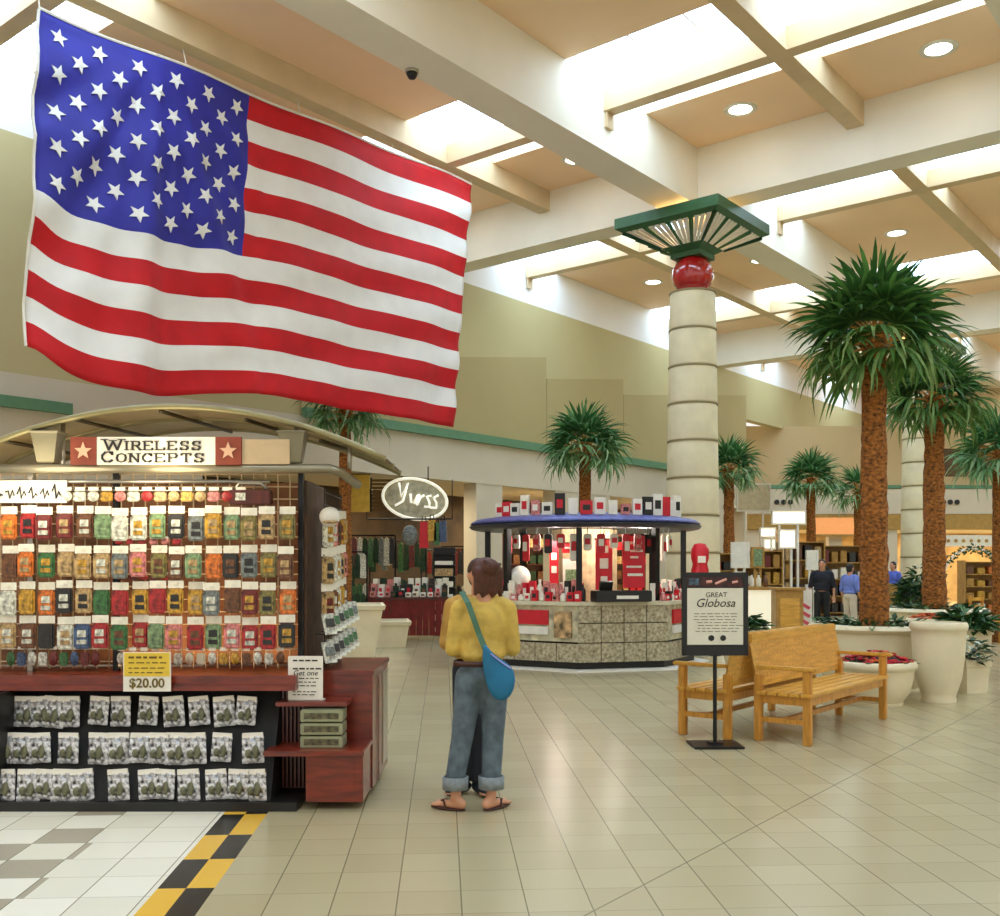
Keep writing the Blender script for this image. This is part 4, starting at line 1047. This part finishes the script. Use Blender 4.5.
for k in range(8):
    a, b = Vector(ov(TH[k])+(0,)), Vector(ov(TH[(k+1) % 8])+(0,)); d = (b-a); L = d.length; d.normalize(); nrm = Vector((d.y, -d.x, 0)); mid = (a+b)/2
    yaw = math.atan2(d.y, d.x)
    hz = 1.02 if k == 0 else .42
    mbt = MB(); nrow = 3 if k == 0 else 1; ncol = 4
    hh = (hz-.13)/nrow
    for i in range(ncol):
        for j in range(nrow):
            c = a+d*(L*(i+.5)/ncol)-nrm*.03; mbt.box((c.x, c.y, .13+hh*(j+.5)), (L/ncol-.014, .05, hh-.014), rz=yaw)
    mbt.build('tile_panel', tile, RK)
    if k:
        c = mid-nrm*.05
        gl = MB(); gl.box((c.x, c.y, .72), (L-.02, .02, .56), rz=yaw); gl.build('display_case', mat('case_glass', (206, 196, 160), .1, var=.3, scale=7), RK)
        if k in (7, 1, 6):
            s1 = MB(); c = a+d*(L*(.40 if k != 1 else .4))-nrm*.02; s1.box((c.x, c.y, .80), (L*.5, .03, .22), rz=yaw); s1.build('red_poster', RED, RK)
            s2 = MB(); c = a+d*(L*(.40 if k != 1 else .4))-nrm*.02; s2.box((c.x, c.y, .60), (L*.5, .03, .12), rz=yaw); s2.build('white_poster', WHITE, RK)
            s3 = MB(); c = a+d*(L*.82)-nrm*.02; s3.box((c.x, c.y, .70), (L*.2, .03, .4), rz=yaw); s3.build('photo_poster', mat('photo_print', (196, 160, 110), .5, var=.5, scale=9), RK)
ctr = MB().lathe([(RKR-.45, .99), (RKR+.02, .99), (RKR+.02, 1.045), (RKR-.45, 1.045)], seg=8, rot=R(-97.5), cap=False); ctr.build('counter_top', mat('cream_counter', (214, 204, 172), .4), RK)
MB().lathe([(RKR-.55, .05), (RKR-.45, .05), (RKR-.45, .985), (RKR-.55, .985)], seg=8, rot=R(-97.5), cap=False).build('inner_counter', CHERRYD, RK)
for k in range(8):
    x, y = ov(TH[k], RKR-.28); MB().box((x, y, 1.61), (.09, .09, 1.12), rz=R(TH[k])).build('post', BLACKM, RK)
MB().lathe([(1.0, 2.20), (RKR-.12, 2.17), (RKR-.02, 2.19), (RKR+.02, 2.235), (RKR-.05, 2.27), (1.2, 2.34), (0, 2.36)], seg=64).build('roof', mat('charcoal_roof', (52, 52, 64), .4, var=.1), RK, True, angle=40)
MB().lathe([(RKR-.05, 2.262), (RKR+.005, 2.268), (RKR-.02, 2.30), (RKR-.10, 2.345), (1.3, 2.42), (.8, 2.43)], seg=64, cap=False).build('blue_roof_edge', mat('blue_roof_band', (92, 98, 160), .35, .2, var=.25, scale=14), RK, True)
for k, (th, lab_) in enumerate(((-28, 0), (15, 0), (52, 0))): point('kiosk_light', (RKX+1.1*math.sin(R(th)), RKY-1.1*math.cos(R(th)), 2.05), 28, (1, .92, .8), .2)
MB().lathe([(.55, .0), (.55, 2.19)], seg=8).build('core_cabinet', mat('beige_cabinet', (200, 176, 136), .6, var=.2), RK)
# banners hanging from the roof
def banner(px, y0, y1, wpx, Y, lab, deco):
    c = at(px, y0, Y); w_ = wpx/F*Y; h_ = (y1-y0)/F*Y
    t = thing('banner', lab, 'banner', (c.x, c.y, c.z))
    MB().b2((-w_/2, 0, -h_), (w_/2, .02, 0)).build('panel', RED, t)
    MB().tube([(-w_/2-.02, .01, .0), (w_/2+.02, .01, 0)], .014, 6).tube([(0, .01, 0), (0, .01, 2.19-c.z)], .006, 4).build('hanger', BLACKM, t)
    for i, (a, b, c2, d2) in enumerate(deco):
        MB().box((a*w_, -.006, -b*h_), (c2*w_, .01, d2*h_), bev=.004).build('printed_patch', WHITE, t)
banner(604, 539, 590, 17, 15.75, 'narrow red hanging banner with white squares over the kiosk tile front', [(0, .2, .5, .14), (0, .48, .5, .2), (0, .8, .4, .14)])
banner(634, 535, 588, 22, 15.75, 'widest red hanging banner with white text lines, right of the kiosk middle', [(0, .15, .7, .05), (0, .3, .8, .04), (-.1, .42, .6, .04), (0, .6, .7, .04), (.05, .75, .7, .05)])
banner(554, 541, 585, 9, 16.2, 'slim red hanging banner with two white squares on the left of the kiosk', [(0, .35, .6, .16), (0, .65, .6, .16)])
banner(571, 543, 553, 18, 16.0, 'short red strip hanging near the middle kiosk post', [(0, .5, .7, .2)])
t = thing('poster_board', 'cream poster board with green picture under the short red strip', 'poster', at(571, 590, 16.15)+Vector((0, 0, -.12)))
MB().b2((-.13, 0, 0), (.13, .02, .62)).build('board', WHITE, t); MB().b2((-.09, -.006, .2), (.09, 0, .45)).build('picture', CM['sage'], t)
for i in range(16):
    th = -58+118*i/15; x, y = ov(th, RKR-.42); cc = ['red', 'white', 'red', 'pink', 'black', 'red', 'white', 'cream'][i % 8]; L_ = [.30, .22, .42, .26][i % 4]
    t = thing('hanging_pack', '%s hanging pack under the round kiosk roof, %s from the left' % (cc, ordn[i]), 'pack', (RKX+x, RKY+y, 2.14), R(th), 'packs hanging under the kiosk roof')
    m_ = {'red': RED, 'white': WHITE, 'pink': CM['pink'], 'black': BLACK, 'cream': CARD}[cc]
    MB().box((0, 0, -.06-L_/2), (.13, .05, L_), bev=.015).build('pouch', m_, t); MB().box((0, -.03, -.06-L_*.45), (.08, .01, L_*.35)).build('printed_patch', WHITE if cc == 'red' else RED, t)
    MB().tube([(0, 0, .04), (0, 0, -.06)], .006, 5).build('hook', BLACKM, t)
t = thing('globe_lamp', 'white round globe on the left side of the red kiosk counter', 'globe', at(520, 597, 16.1)+Vector((0, 0, -.05)))
MB().ell((0, 0, .36), (.17, .17, .19), seg=24).build('globe', WHITE, t, True); MB().lathe([(.1, 0), (.1, .02), (.03, .04), (.03, .19)]).build('stem', BLACKM, t, True)
t = thing('cash_register', 'black cash register counter box with white papers on the tiled front', 'register', (RKX+.42, RKY-1.76, 1.046), R(15))
MB().b2((-.45, -.10, 0), (.45, .16, .17), bev=.01).build('case', BLACK, t); MB().box((.05, -.108, .07), (.35, .01, .05)).build('paper_strip', WHITE, t)
MB().box((-.25, .02, .24), (.2, .05, .14), rx=.3).build('screen', BLACKM, t)
# goods on the counters
rr = random.Random(77)
gc = {'red': RED, 'white': WHITE, 'black': BLACK, 'pink': CM['pink'], 'cream': CARD}
def goods(name, lab, cat, loc, rz, d, c1, c2, group=None, style=0):
    t = thing(name, lab, cat, loc, rz, group)
    if style == 0:
        MB().box((0, 0, d[2]/2), d, bev=min(d)*.06).build('carton', gc[c1], t)
        MB().box((0, -d[1]/2-.002, d[2]*.5), (d[0]*.6, .004, d[2]*.4)).build('printed_patch', gc[c2], t)
    else:
        MB().lathe([(d[0]*.4, 0), (d[0]*.5, d[2]*.1), (d[0]*.5, d[2]*.6), (d[0]*.2, d[2]*.8), (d[0]*.22, d[2]*.95)], seg=14).build('bottle', gc[c1], t, True)
        MB().lathe([(d[0]*.24, d[2]*.92), (d[0]*.24, d[2])], seg=12).build('cap', gc[c2], t)
    return t
seen = {}
def uniq(b):
    seen[b] = seen.get(b, 0)+1
    return seen[b]-1
cnt = 0
for fi, (k, fn, n) in enumerate(((7, 'left', 12), (1, 'right', 12), (6, 'far left', 8))):
    a, b = Vector(ov(TH[k])+(0,)), Vector(ov(TH[(k+1) % 8])+(0,)); d = (b-a).normalized(); L = (b-a).length; nrm = Vector((d.y, -d.x, 0)); yaw = math.atan2(d.y, d.x)
    for i in range(n):
        for row in (0, 1):
            c = a+d*(L*(i+.5)/n)-nrm*(.12+.16*row)+Vector((RKX, RKY, 0)); h_ = rr.uniform(.10, .18)+row*.16; c1 = rr.choice(['red', 'red', 'white', 'pink', 'cream', 'black']); c2 = rr.choice([q for q in ('white', 'red', 'black') if q != c1])
            goods('gift_box' if (i+row) % 3 else 'bottle', '%s %s %s on the %s kiosk counter, %s place, %s row' % ('tall' if row else 'small', c1, 'box' if (i+row) % 3 else 'bottle', fn, ordn[i], ['front', 'back'][row]),
                  'box' if (i+row) % 3 else 'bottle', (c.x, c.y, 1.046), yaw+rr.uniform(-.2, .2), (L/n*.8, .08, h_), c1, c2, 'goods on the red kiosk counter', 0 if (i+row) % 3 else 1)
# things standing on the roof
for i in range(18):
    th = -62+124*i/17; x, y = ov(th, RKR-.32); c1 = ['white', 'red', 'white', 'cream', 'pink', 'white', 'black'][i % 7]; c2 = ['red', 'white', 'black'][i % 3]; h_ = rr.uniform(.16, .36)
    goods('roof_sign_block', '%s display block on the round kiosk roof, %s from the left' % (c1, ordn[i] if i < 16 else ['second last', 'last'][i-16]), 'display block', (RKX+x, RKY+y, 2.375), R(th)*.6, (rr.uniform(.12, .19), .06, h_), c1, c2, 'display blocks on the kiosk roof')
t = thing('red_stand', 'red rounded display stand with white label seen above the sign stand', 'display stand', at(700, 565, 18.3)+Vector((0, 0, -CZ)))
MB().lathe([(.2, 0), (.2, .03), (.04, .06), (.04, 1.4)]).build('pole', BLACKM, t, True); MB().lathe([(.0, 1.38), (.15, 1.40), (.16, 1.5), (.13, 1.62), (.16, 1.72), (.16, 1.88), (.1, 1.98), (0, 2.0)], seg=24).build('barrel', RED, t, True, angle=40)
MB().box((0, -.16, 1.70), (.14, .02, .12), bev=.004).build('label_patch', WHITE, t)

# ================================================================== LEFT STORE
t = thing('oval_sign', 'oval pale sign with raised script over the left store entrance', 'sign', at(415, 499, 23.2), R(2))
a_, b_ = .74, .46
ov_ = [(a_*math.cos(2*PI*k/40), b_*math.sin(2*PI*k/40)) for k in range(40)]
tl = R(-10)
def rt(p): return (p[0]*math.cos(tl)-p[1]*math.sin(tl), p[0]*math.sin(tl)+p[1]*math.cos(tl))
MB().plate([rt(p) for p in ov_], -.02, .08).build('plate', mat('grey_oval', (186, 180, 150), .5, var=.2), t)
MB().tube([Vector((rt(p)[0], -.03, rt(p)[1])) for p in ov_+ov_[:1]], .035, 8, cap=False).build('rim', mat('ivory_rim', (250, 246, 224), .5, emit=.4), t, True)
sq = MB()
for (x0, z0, pts) in ((-.42, .05, [(0, .25), (.1, -.05), (.2, .28), (.16, -.15), (0, -.28)]), (-.12, 0, [(0, .1), (.05, -.1), (.12, -.1), (.15, .1), (.15, -.12)]), (.08, 0, [(0, .12), (0, -.14), (.04, .06), (.12, .12)]), (.24, 0, [(.12, .14), (.02, .1), (.1, -.02), (.12, -.12), (0, -.14)]), (.42, 0, [(.1, .18), (.0, .1), (.08, 0), (.1, -.12), (-.04, -.14)])):
    sq.tube([Vector((rt((x0+p[0], z0+p[1]))[0], -.04, rt((x0+p[0], z0+p[1]))[1])) for p in pts], .03, 6)
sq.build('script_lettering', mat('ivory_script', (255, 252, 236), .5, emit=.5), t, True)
MB().tube([(-.3, .03, .4), (-.3, .03, .75)], .015, 6).tube([(.3, .03, .36), (.3, .03, .75)], .015, 6).build('hanger', BLACKM, t)
t = thing('wall_banner', 'tall ochre fabric panel at the left side of the store front', 'banner', at(356, 512, 22.5)); MB().b2((-.34, 0, 0), (.30, .03, .84)).build('cloth', mat('ochre_cloth', (196, 158, 50), .7, var=.1), t); MB().tube([(-.36, .015, .84), (.32, .015, .84)], .02, 6).build('rod', BLACKM, t)
t = thing('shutter', 'brown louvred shutter panel above the store rack', 'shutter', at(386, 512, 23.4)); s_ = MB()
for k in range(9): s_.box((0, 0, .05+k*.085), (.66, .03, .05), rx=.4)
s_.build('louvre', mat('brown_louvre', (112, 84, 40), .6), t); MB().b2((-.37, .02, 0), (-.33, .06, .8)).b2((.33, .02, 0), (.37, .06, .8)).build('frame', BLACKM, t)
# clothing racks and hanging bags
DGR = mat('dark_green_fabric', (36, 62, 36), .8, var=.3)
def rack(px, Y, w_, h_, lab, colors, seed):
    c = at(px, 565, Y); t = thing('garment_rack', lab, 'garment rack', (c.x, c.y, 0)); r = random.Random(seed)
    f = MB(); f.tube([(-w_/2, 0, 0), (-w_/2, 0, h_)], .02, 6).tube([(w_/2, 0, 0), (w_/2, 0, h_)], .02, 6).tube([(-w_/2, 0, h_), (w_/2, 0, h_)], .02, 6); f.build('frame', BLACKM, t)
    n = int(w_/.13)
    for tier in range(2):
        for k in range(n):
            x = -w_/2+.08+k*(w_-.16)/max(1, n-1); L = r.uniform(.5, .75); z1 = h_-.03-tier*h_*.48
            MB().plate([(x-.05, z1-.06), (x, z1), (x+.05, z1-.06), (x+.07, z1-L), (x-.07, z1-L)], -.06+.02*(k % 2), .06).build('garment', r.choice(colors), t)
NG = [DGR, BLACK, CM['black'], CM['white'], CM['grey'], DGR, CM['green'], CM['maroon']]
rack(368, 24.0, 1.3, 2.3, 'crowded dark clothes rack at the store mouth left of the oval sign', NG, 1)
rack(398, 25.2, 1.4, 2.2, 'clothes rack with dark green garments directly under the oval sign', NG, 2)
rack(450, 26.5, 1.5, 2.0, 'clothes rack deep in the left store beside its right pier', NG, 3)
rack(466, 27.2, 1.3, 2.1, 'clothes rack of mixed garments just left of the couple, deep in the store', NG+[CM['brown'], RED], 9)
rack(345, 23, 1.0, 1.9, 'narrow clothes rack glimpsed behind the tall white planter', NG+[CM['tan']], 6)
for px, y0, y1, wp, cl, lb in ((410, 525, 546, 16, CM['grey'], 'grey round'), (424, 521, 548, 9, RED, 'red'), (432, 519, 541, 9, CM['gold'], 'yellow'), (437, 522, 545, 6, CM['green'], 'green'), (443, 520, 542, 8, CM['blue'], 'blue')):
    Y = 23.0; c = at(px, y0, Y); w_ = wp/F*Y; h_ = (y1-y0)/F*Y
    t = thing('hanging_bag', '%s shopping tote hanging below the oval sign' % lb, 'bag', (c.x, c.y, c.z)); 
    if 'round' in lb: MB().ell((0, 0, -h_/2), (w_/2, .08, h_/2)).build('tote', cl, t, True)
    else: MB().plate([(-w_*.42, -.02), (w_*.42, -.02), (w_*.5, -h_), (-w_*.5, -h_)], -.05, .05).build('tote', cl, t)
    MB().tube([(-w_*.25, 0, -.02), (-w_*.15, 0, .1), (w_*.15, 0, .1), (w_*.25, 0, -.02)], .012, 5).build('strap', BLACKM, t)
t = thing('hanger_rail', 'black rail carrying the hanging totes below the oval sign', 'rail', at(415, 519, 23.05)); MB().tube([(-1.1, 0, 0), (.85, 0, 0)], .02, 8).build('bar', BLACKM, t, True); MB().tube([(-1.1, 0, 0), (-1.1, 0, .9)], .012, 6).tube([(.85, 0, 0), (.85, 0, .9)], .012, 6).build('drop_rod', BLACKM, t, True)
# display table with goods
c = at(410, 565, 21.6)
t = thing('display_table', 'long display table with dark red drape outside the left store', 'table', (c.x, c.y, 0), R(4))
MB().b2((-.82, -.45, .86), (.82, .45, .92), bev=.01).build('table_top', CHERRYD, t)
dr = MB()
for k in range(12): dr.b2((-.8+k*.134, -.44+.015*(k % 2), .12), (-.8+(k+1)*.134-.006, -.40+.015*(k % 2), .858))
dr.build('drape', mat('dark_red_drape', (116, 28, 20), .8, var=.2), t)
for x in (-.76, .76):
    for y in (-.38, .38): MB().box((x, y, .43), (.05, .05, .86)).build('leg', CHERRYD, t)
gc.update({'green': DGR, 'cream': CARD, 'pink': CM['pink'], 'brown': CM['brown']})
for row in range(3):
    for i in range(11):
        if row == 0: x, y, z = c.x-.75+i*.15, c.y-.32, .925
        elif row == 1: x, y, z = c.x-.75+i*.15, c.y-.05, .925
        else: x, y, z = c.x-.75+i*.15, c.y+.25, .925
        c1 = rr.choice(['white', 'cream', 'white', 'pink', 'green', 'black']); goods('toy_box', '%s boxed goods on the draped table, %s row, %s from the left' % (c1, ['front', 'middle', 'back'][row], ordn[i]), 'box', (x, y+.05*math.sin(i), z), rr.uniform(-.4, .4), (.11, .12, .09+row*.13+rr.uniform(0, .06)), c1, rr.choice([q for q in ['black', 'red', 'brown', 'white'] if q != c1]), 'boxed goods on the draped table')
# shelf tower of striped shoes boxes right of the table
c = at(444, 565, 22.8); t = thing('shelf_tower', 'narrow dark shelf tower stacked with folded pale goods, left of the couple', 'shelf', (c.x, c.y, 0))
f = MB()
for k in range(8): f.b2((-.24, -.15, .08+k*.25), (.24, .2, .10+k*.25))
f.b2((-.25, .2, 0), (.25, .22, 2.0)); f.build('shelf_frame', BLACKM, t)
for k in range(7): MB().b2((-.2, -.13, .101+k*.25), (.2, .15, .101+k*.25+.09+.04*(k % 3)), bev=.01).build('folded_stack', [WHITE, CARD, CM['tan']][k % 3], t)
# red items shelf in second shop
for px, Y, lb, cl in ((524, 31, 'left opening beside the pier', [CM['brown'], CM['tan'], DGR]), (632, 36, 'opening just left of the near column', [RED, CM['brown'], CM['tan']])):
    c = at(px, 565, Y); t = thing('store_shelving', 'tall wooden shelving with goods in the %s' % lb, 'shelf', (c.x, c.y, 0), R(20)); f = MB()
    for k in range(6): f.b2((-.7, -.2, .1+k*.5), (.7, .2, .13+k*.5))
    f.b2((-.72, -.2, 0), (-.7, .2, 2.7)).b2((.7, -.2, 0), (.72, .2, 2.7)).b2((-.7, .2, 0), (.7, .22, 2.7)); f.build('shelf_frame', CHERRYD, t)
    r = random.Random(px)
    for k in range(5):
        for j in range(5): MB().box((-.55+j*.27, 0, .131+k*.5+.14), (.2, .2, .27), bev=.01).build('folded_stack', r.choice(cl), t)

# ================================================================== FAR BOOTHS
def panel_sign(px0, px1, y0, y1, Y, lab, m, name='hanging_sign', post=True, emit=False, frame=WHITE):
    c = at((px0+px1)/2, (y0+y1)/2, Y); w_ = (px1-px0)/F*Y; h_ = (y1-y0)/F*Y
    t = thing(name, lab, 'sign', (c.x, c.y, 0)); z = c.z
    MB().b2((-w_/2, -.05, z-h_/2), (w_/2, .05, z+h_/2), bev=.01).build('face', m, t)
    f = MB(); th = .05
    f.b2((-w_/2-th, -.06, z+h_/2), (w_/2+th, .06, z+h_/2+th)).b2((-w_/2-th, -.06, z-h_/2-th), (w_/2+th, .06, z-h_/2)); f.b2((-w_/2-th, -.06, z-h_/2), (-w_/2, .06, z+h_/2)).b2((w_/2, -.06, z-h_/2), (w_/2+th, .06, z+h_/2))
    f.build('frame', frame, t)
    if post: MB().b2((-w_*.3-.03, -.03, 0), (-w_*.3+.03, .03, z-h_/2-th)).build('post', frame, t); MB().b2((w_*.3-.03, -.03, 0), (w_*.3+.03, .03, z-h_/2-th)).build('post', frame, t)
    return t, z, w_, h_
LIT = mat('lit_sign_face', (255, 244, 214), .4, var=.02, emit=1.1)
LBEI = mat('beige_screen', (196, 176, 136), .6, var=.08)
OAK = mat('oak_frame', (176, 132, 58), .5, var=.15)
panel_sign(738, 769, 485, 510, 33, 'large beige hanging screen right of the near column', LBEI, frame=BAND)
panel_sign(773, 804, 512, 523, 30, 'wide lit white booth sign, left of the free standing palm', LIT, 'lightbox')
panel_sign(780, 794, 531, 547, 29, 'square lit white menu under the wide lit sign', LIT, 'lightbox')
panel_sign(761, 774, 529, 536, 30, 'small lit white plate left of the square lit menu', LIT, 'lightbox')
panel_sign(762, 774, 540, 548, 30.6, 'small pale plate below the other small lit plate', LIT, 'lightbox')
panel_sign(733, 747, 544, 566, 25, 'white notice board behind the top of the sign stand', WHITE, 'notice_board')
panel_sign(753, 762, 549, 566, 26, 'narrow pale green notice board among the far booths', CM['sage'], 'notice_board', frame=OAK)
panel_sign(808, 816, 552, 568, 27, 'small white card board behind the person in black', WHITE, 'notice_board')
# orange back-lit fascia sign on far wall
t = thing('fascia_sign', 'wide orange lit fascia sign on the far wall left of the tallest trunk', 'sign', (at(840, 526, 39.7).x, 39.72, at(840, 526, 39.7).z))
MB().b2((-1.0, -.08, -.33), (1.0, .06, .33)).build('face', mat('orange_fascia', (226, 150, 88), .5, var=.08, emit=.5), t); MB().b2((-1.05, -.1, .33), (1.05, .06, .42)).b2((-1.05, -.1, -.42), (1.05, .06, -.33)).build('frame', OCHRE, t)
for x0, lb in ((784, 'left'), (951, 'right')):
    t = thing('wall_emblem', 'row of three dark round marks on the far cream band, %s group' % lb, 'emblem', (at(x0, 502, 39.8).x, 39.88, at(x0, 502, 39.8).z))
    for k in (-1, 0, 1): MB().tube([(k*.27, 0, 0), (k*.27, -.04, 0)], .10, 14).build('disc', INK, t)
# awning with dots, storefront frames
t = thing('scalloped_valance', 'cream valance with dark dots along the far right shop front', 'valance', (19.6, 39.7, 2.55)); MB().b2((-2.4, -.04, -.22), (4.5, .04, .22)).build('cloth', CARD, t)
d_ = MB()
for k in range(20): d_.tube([(-2.3+k*.3, -.04, .0), (-2.3+k*.3, -.06, 0)], .07, 10)
o = d_.build('dots', OCHRE, t); o['kind'] = 'stuff'
# counters
c = at(745, 565, 20.5); t = thing('booth_counter', 'booth counter with a white lit front and wooden top, behind the sign stand', 'counter', (c.x, c.y, 0))
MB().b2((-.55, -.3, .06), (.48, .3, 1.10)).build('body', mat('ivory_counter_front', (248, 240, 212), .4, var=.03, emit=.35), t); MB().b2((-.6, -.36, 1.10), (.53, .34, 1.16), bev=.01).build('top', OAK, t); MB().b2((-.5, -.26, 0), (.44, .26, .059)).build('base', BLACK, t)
for k in range(7):
    goods('jar', '%s jar on the lit booth counter, %s from the left' % (['gold', 'white', 'brown'][k % 3], ordn[k]), 'jar', (c.x-.45+k*.14, c.y-.1, 1.161), 0, (.1, .1, .26), ['brown', 'white', 'cream'][k % 3], 'black', 'jars on the booth counter', 1)
c = at(787, 565, 18.5); t = thing('podium', 'honey wood podium cabinet with panelled front, between sign stand and person in black', 'podium', (c.x, c.y, 0), R(-4))
MB().b2((-.24, -.25, .05), (.24, .25, 1.14), bev=.01).build('body', OAK, t); MB().b2((-.28, -.29, 1.14), (.28, .29, 1.19), bev=.01).build('top', OAK, t); MB().b2((-.17, -.262, .2), (.17, -.25, 1.0)).build('front_panel', PINE, t); MB().b2((-.22, -.23, 0), (.22, .23, .049)).build('base', CHERRYD, t)
c = at(805, 565, 18.6); t = thing('floor_banner', 'narrow pink and white striped banner stand beside the podium', 'banner', (c.x, c.y, 0), R(-3))
MB().b2((-.13, 0, .1), (.13, .02, 1.15)).build('sheet', WHITE, t)
s_ = MB()
for k in range(5): s_.box((0, -.006, .25+k*.15), (.2, .006, .06), ry=R(30))
s_.build('stripes', mat('pink_print', (220, 84, 100), .5), t); MB().b2((-.14, -.1, 0), (.14, .1, .03)).build('base', BLACKM, t); MB().tube([(0, .03, .03), (0, .03, 1.15)], .01, 6).build('pole', BLACKM, t)
# booths / shelving deeper back
def booth(px, Y, w_, h_, lab, mats_, seed, rz=0, rows=4, colsn=5):
    c = at(px, 565, Y); t = thing('merchandise_booth', lab, 'booth', (c.x, c.y, 0), rz); f = MB(); r = random.Random(seed)
    f.b2((-w_/2, .25, .0), (w_/2, .3, h_)); 
    for k in range(rows+1): f.b2((-w_/2, -.25, .08+k*(h_-.1)/rows), (w_/2, .249, .11+k*(h_-.1)/rows))
    f.b2((-w_/2-.04, -.25, 0), (-w_/2, .3, h_+.05)).b2((w_/2, -.25, 0), (w_/2+.04, .3, h_+.05)); f.build('shelf_frame', OAK, t)
    for k in range(rows):
        for j in range(colsn):
            hh = (h_-.1)/rows*r.uniform(.45, .8); MB().box((-w_/2+w_*(j+.5)/colsn, -.02, .111+k*(h_-.1)/rows+hh/2), (w_/colsn*.7, .3, hh), bev=.015).build('goods_stack', r.choice(mats_), t)
    return t
MIX = [WHITE, CARD, CM['brown'], CM['gold'], CM['maroon'], CM['tan'], OAK, CM['black']]
booth(757, 29, 1.3, 2.0, 'wooden booth shelving right of the near column base', MIX, 1)
booth(797, 31, 1.5, 2.3, 'wooden booth shelving with pale goods under the lit signs', MIX, 2)
booth(842, 32, 1.4, 2.2, 'wooden booth shelving with dark goods behind the blue shirt', MIX+[BLACK, CM['black']], 3)
booth(915, 27, 1.1, 1.05, 'low dark striped shelf unit between the two big trunks', [BLACK, DGR, CM['grey'], CM['black']], 4, rows=3, colsn=2)
booth(716, 27, .8, 1.9, 'narrow shelf with red and brown goods left of the notice boards', [RED, CM['maroon'], CM['brown'], CM['black']], 5, colsn=3)
booth(990, 33, 1.8, 1.7, 'shelving with orange and white goods at the far right edge', MIX+[CM['orange']], 7)
c = at(973, 565, 24.5); t = thing('garden_arch', 'white metal arch with a garland over the far right bush', 'arch', (c.x, c.y, 0))
MB().tube([(.72*math.cos(PI*k/16), 0, 1.25+.75*math.sin(PI*k/16)) for k in range(17)], .03, 8).build('hoop', WHITE, t, True)
for x in (-.72, .72): MB().tube([(x, 0, 0), (x, 0, 1.25)], .03, 8).build('leg', WHITE, t, True)
mb = MB(); r = random.Random(8)
for k in range(200):
    a = PI*r.random(); p = Vector((.72*math.cos(a)+r.uniform(-.08, .08), r.uniform(-.08, .08), 1.25+.75*math.sin(a)+r.uniform(-.08, .08))); d = Vector((r.uniform(-1, 1), r.uniform(-1, 1), r.uniform(-1, 1))).normalized()*.09; sd = d.cross(Vector((.3, .9, .1))).normalized()*.025
    mb.add([p, p+d*.5+sd, p+d, p+d*.5-sd], [(0, 1, 2, 3)])
mb.build('garland', PLANT[0], t)
c = at(992, 565, 20); t = thing('wooden_chair', 'yellow wooden chair cut by the right edge of the view', 'chair', (c.x+.15, c.y+.6, 0), R(30))
for x in (-.2, .2):
    MB().box((x, -.2, .22), (.045, .045, .44)).build('leg', PINEL, t); MB().box((x, .2, .48), (.045, .045, .96)).build('leg', PINEL, t)
MB().box((0, 0, .455), (.46, .46, .03), bev=.008).build('seat', PINE, t); bk = MB()
for z in (.6, .74, .9): bk.box((0, .2, z), (.36, .025, .07))
bk.build('backrest', PINE, t)
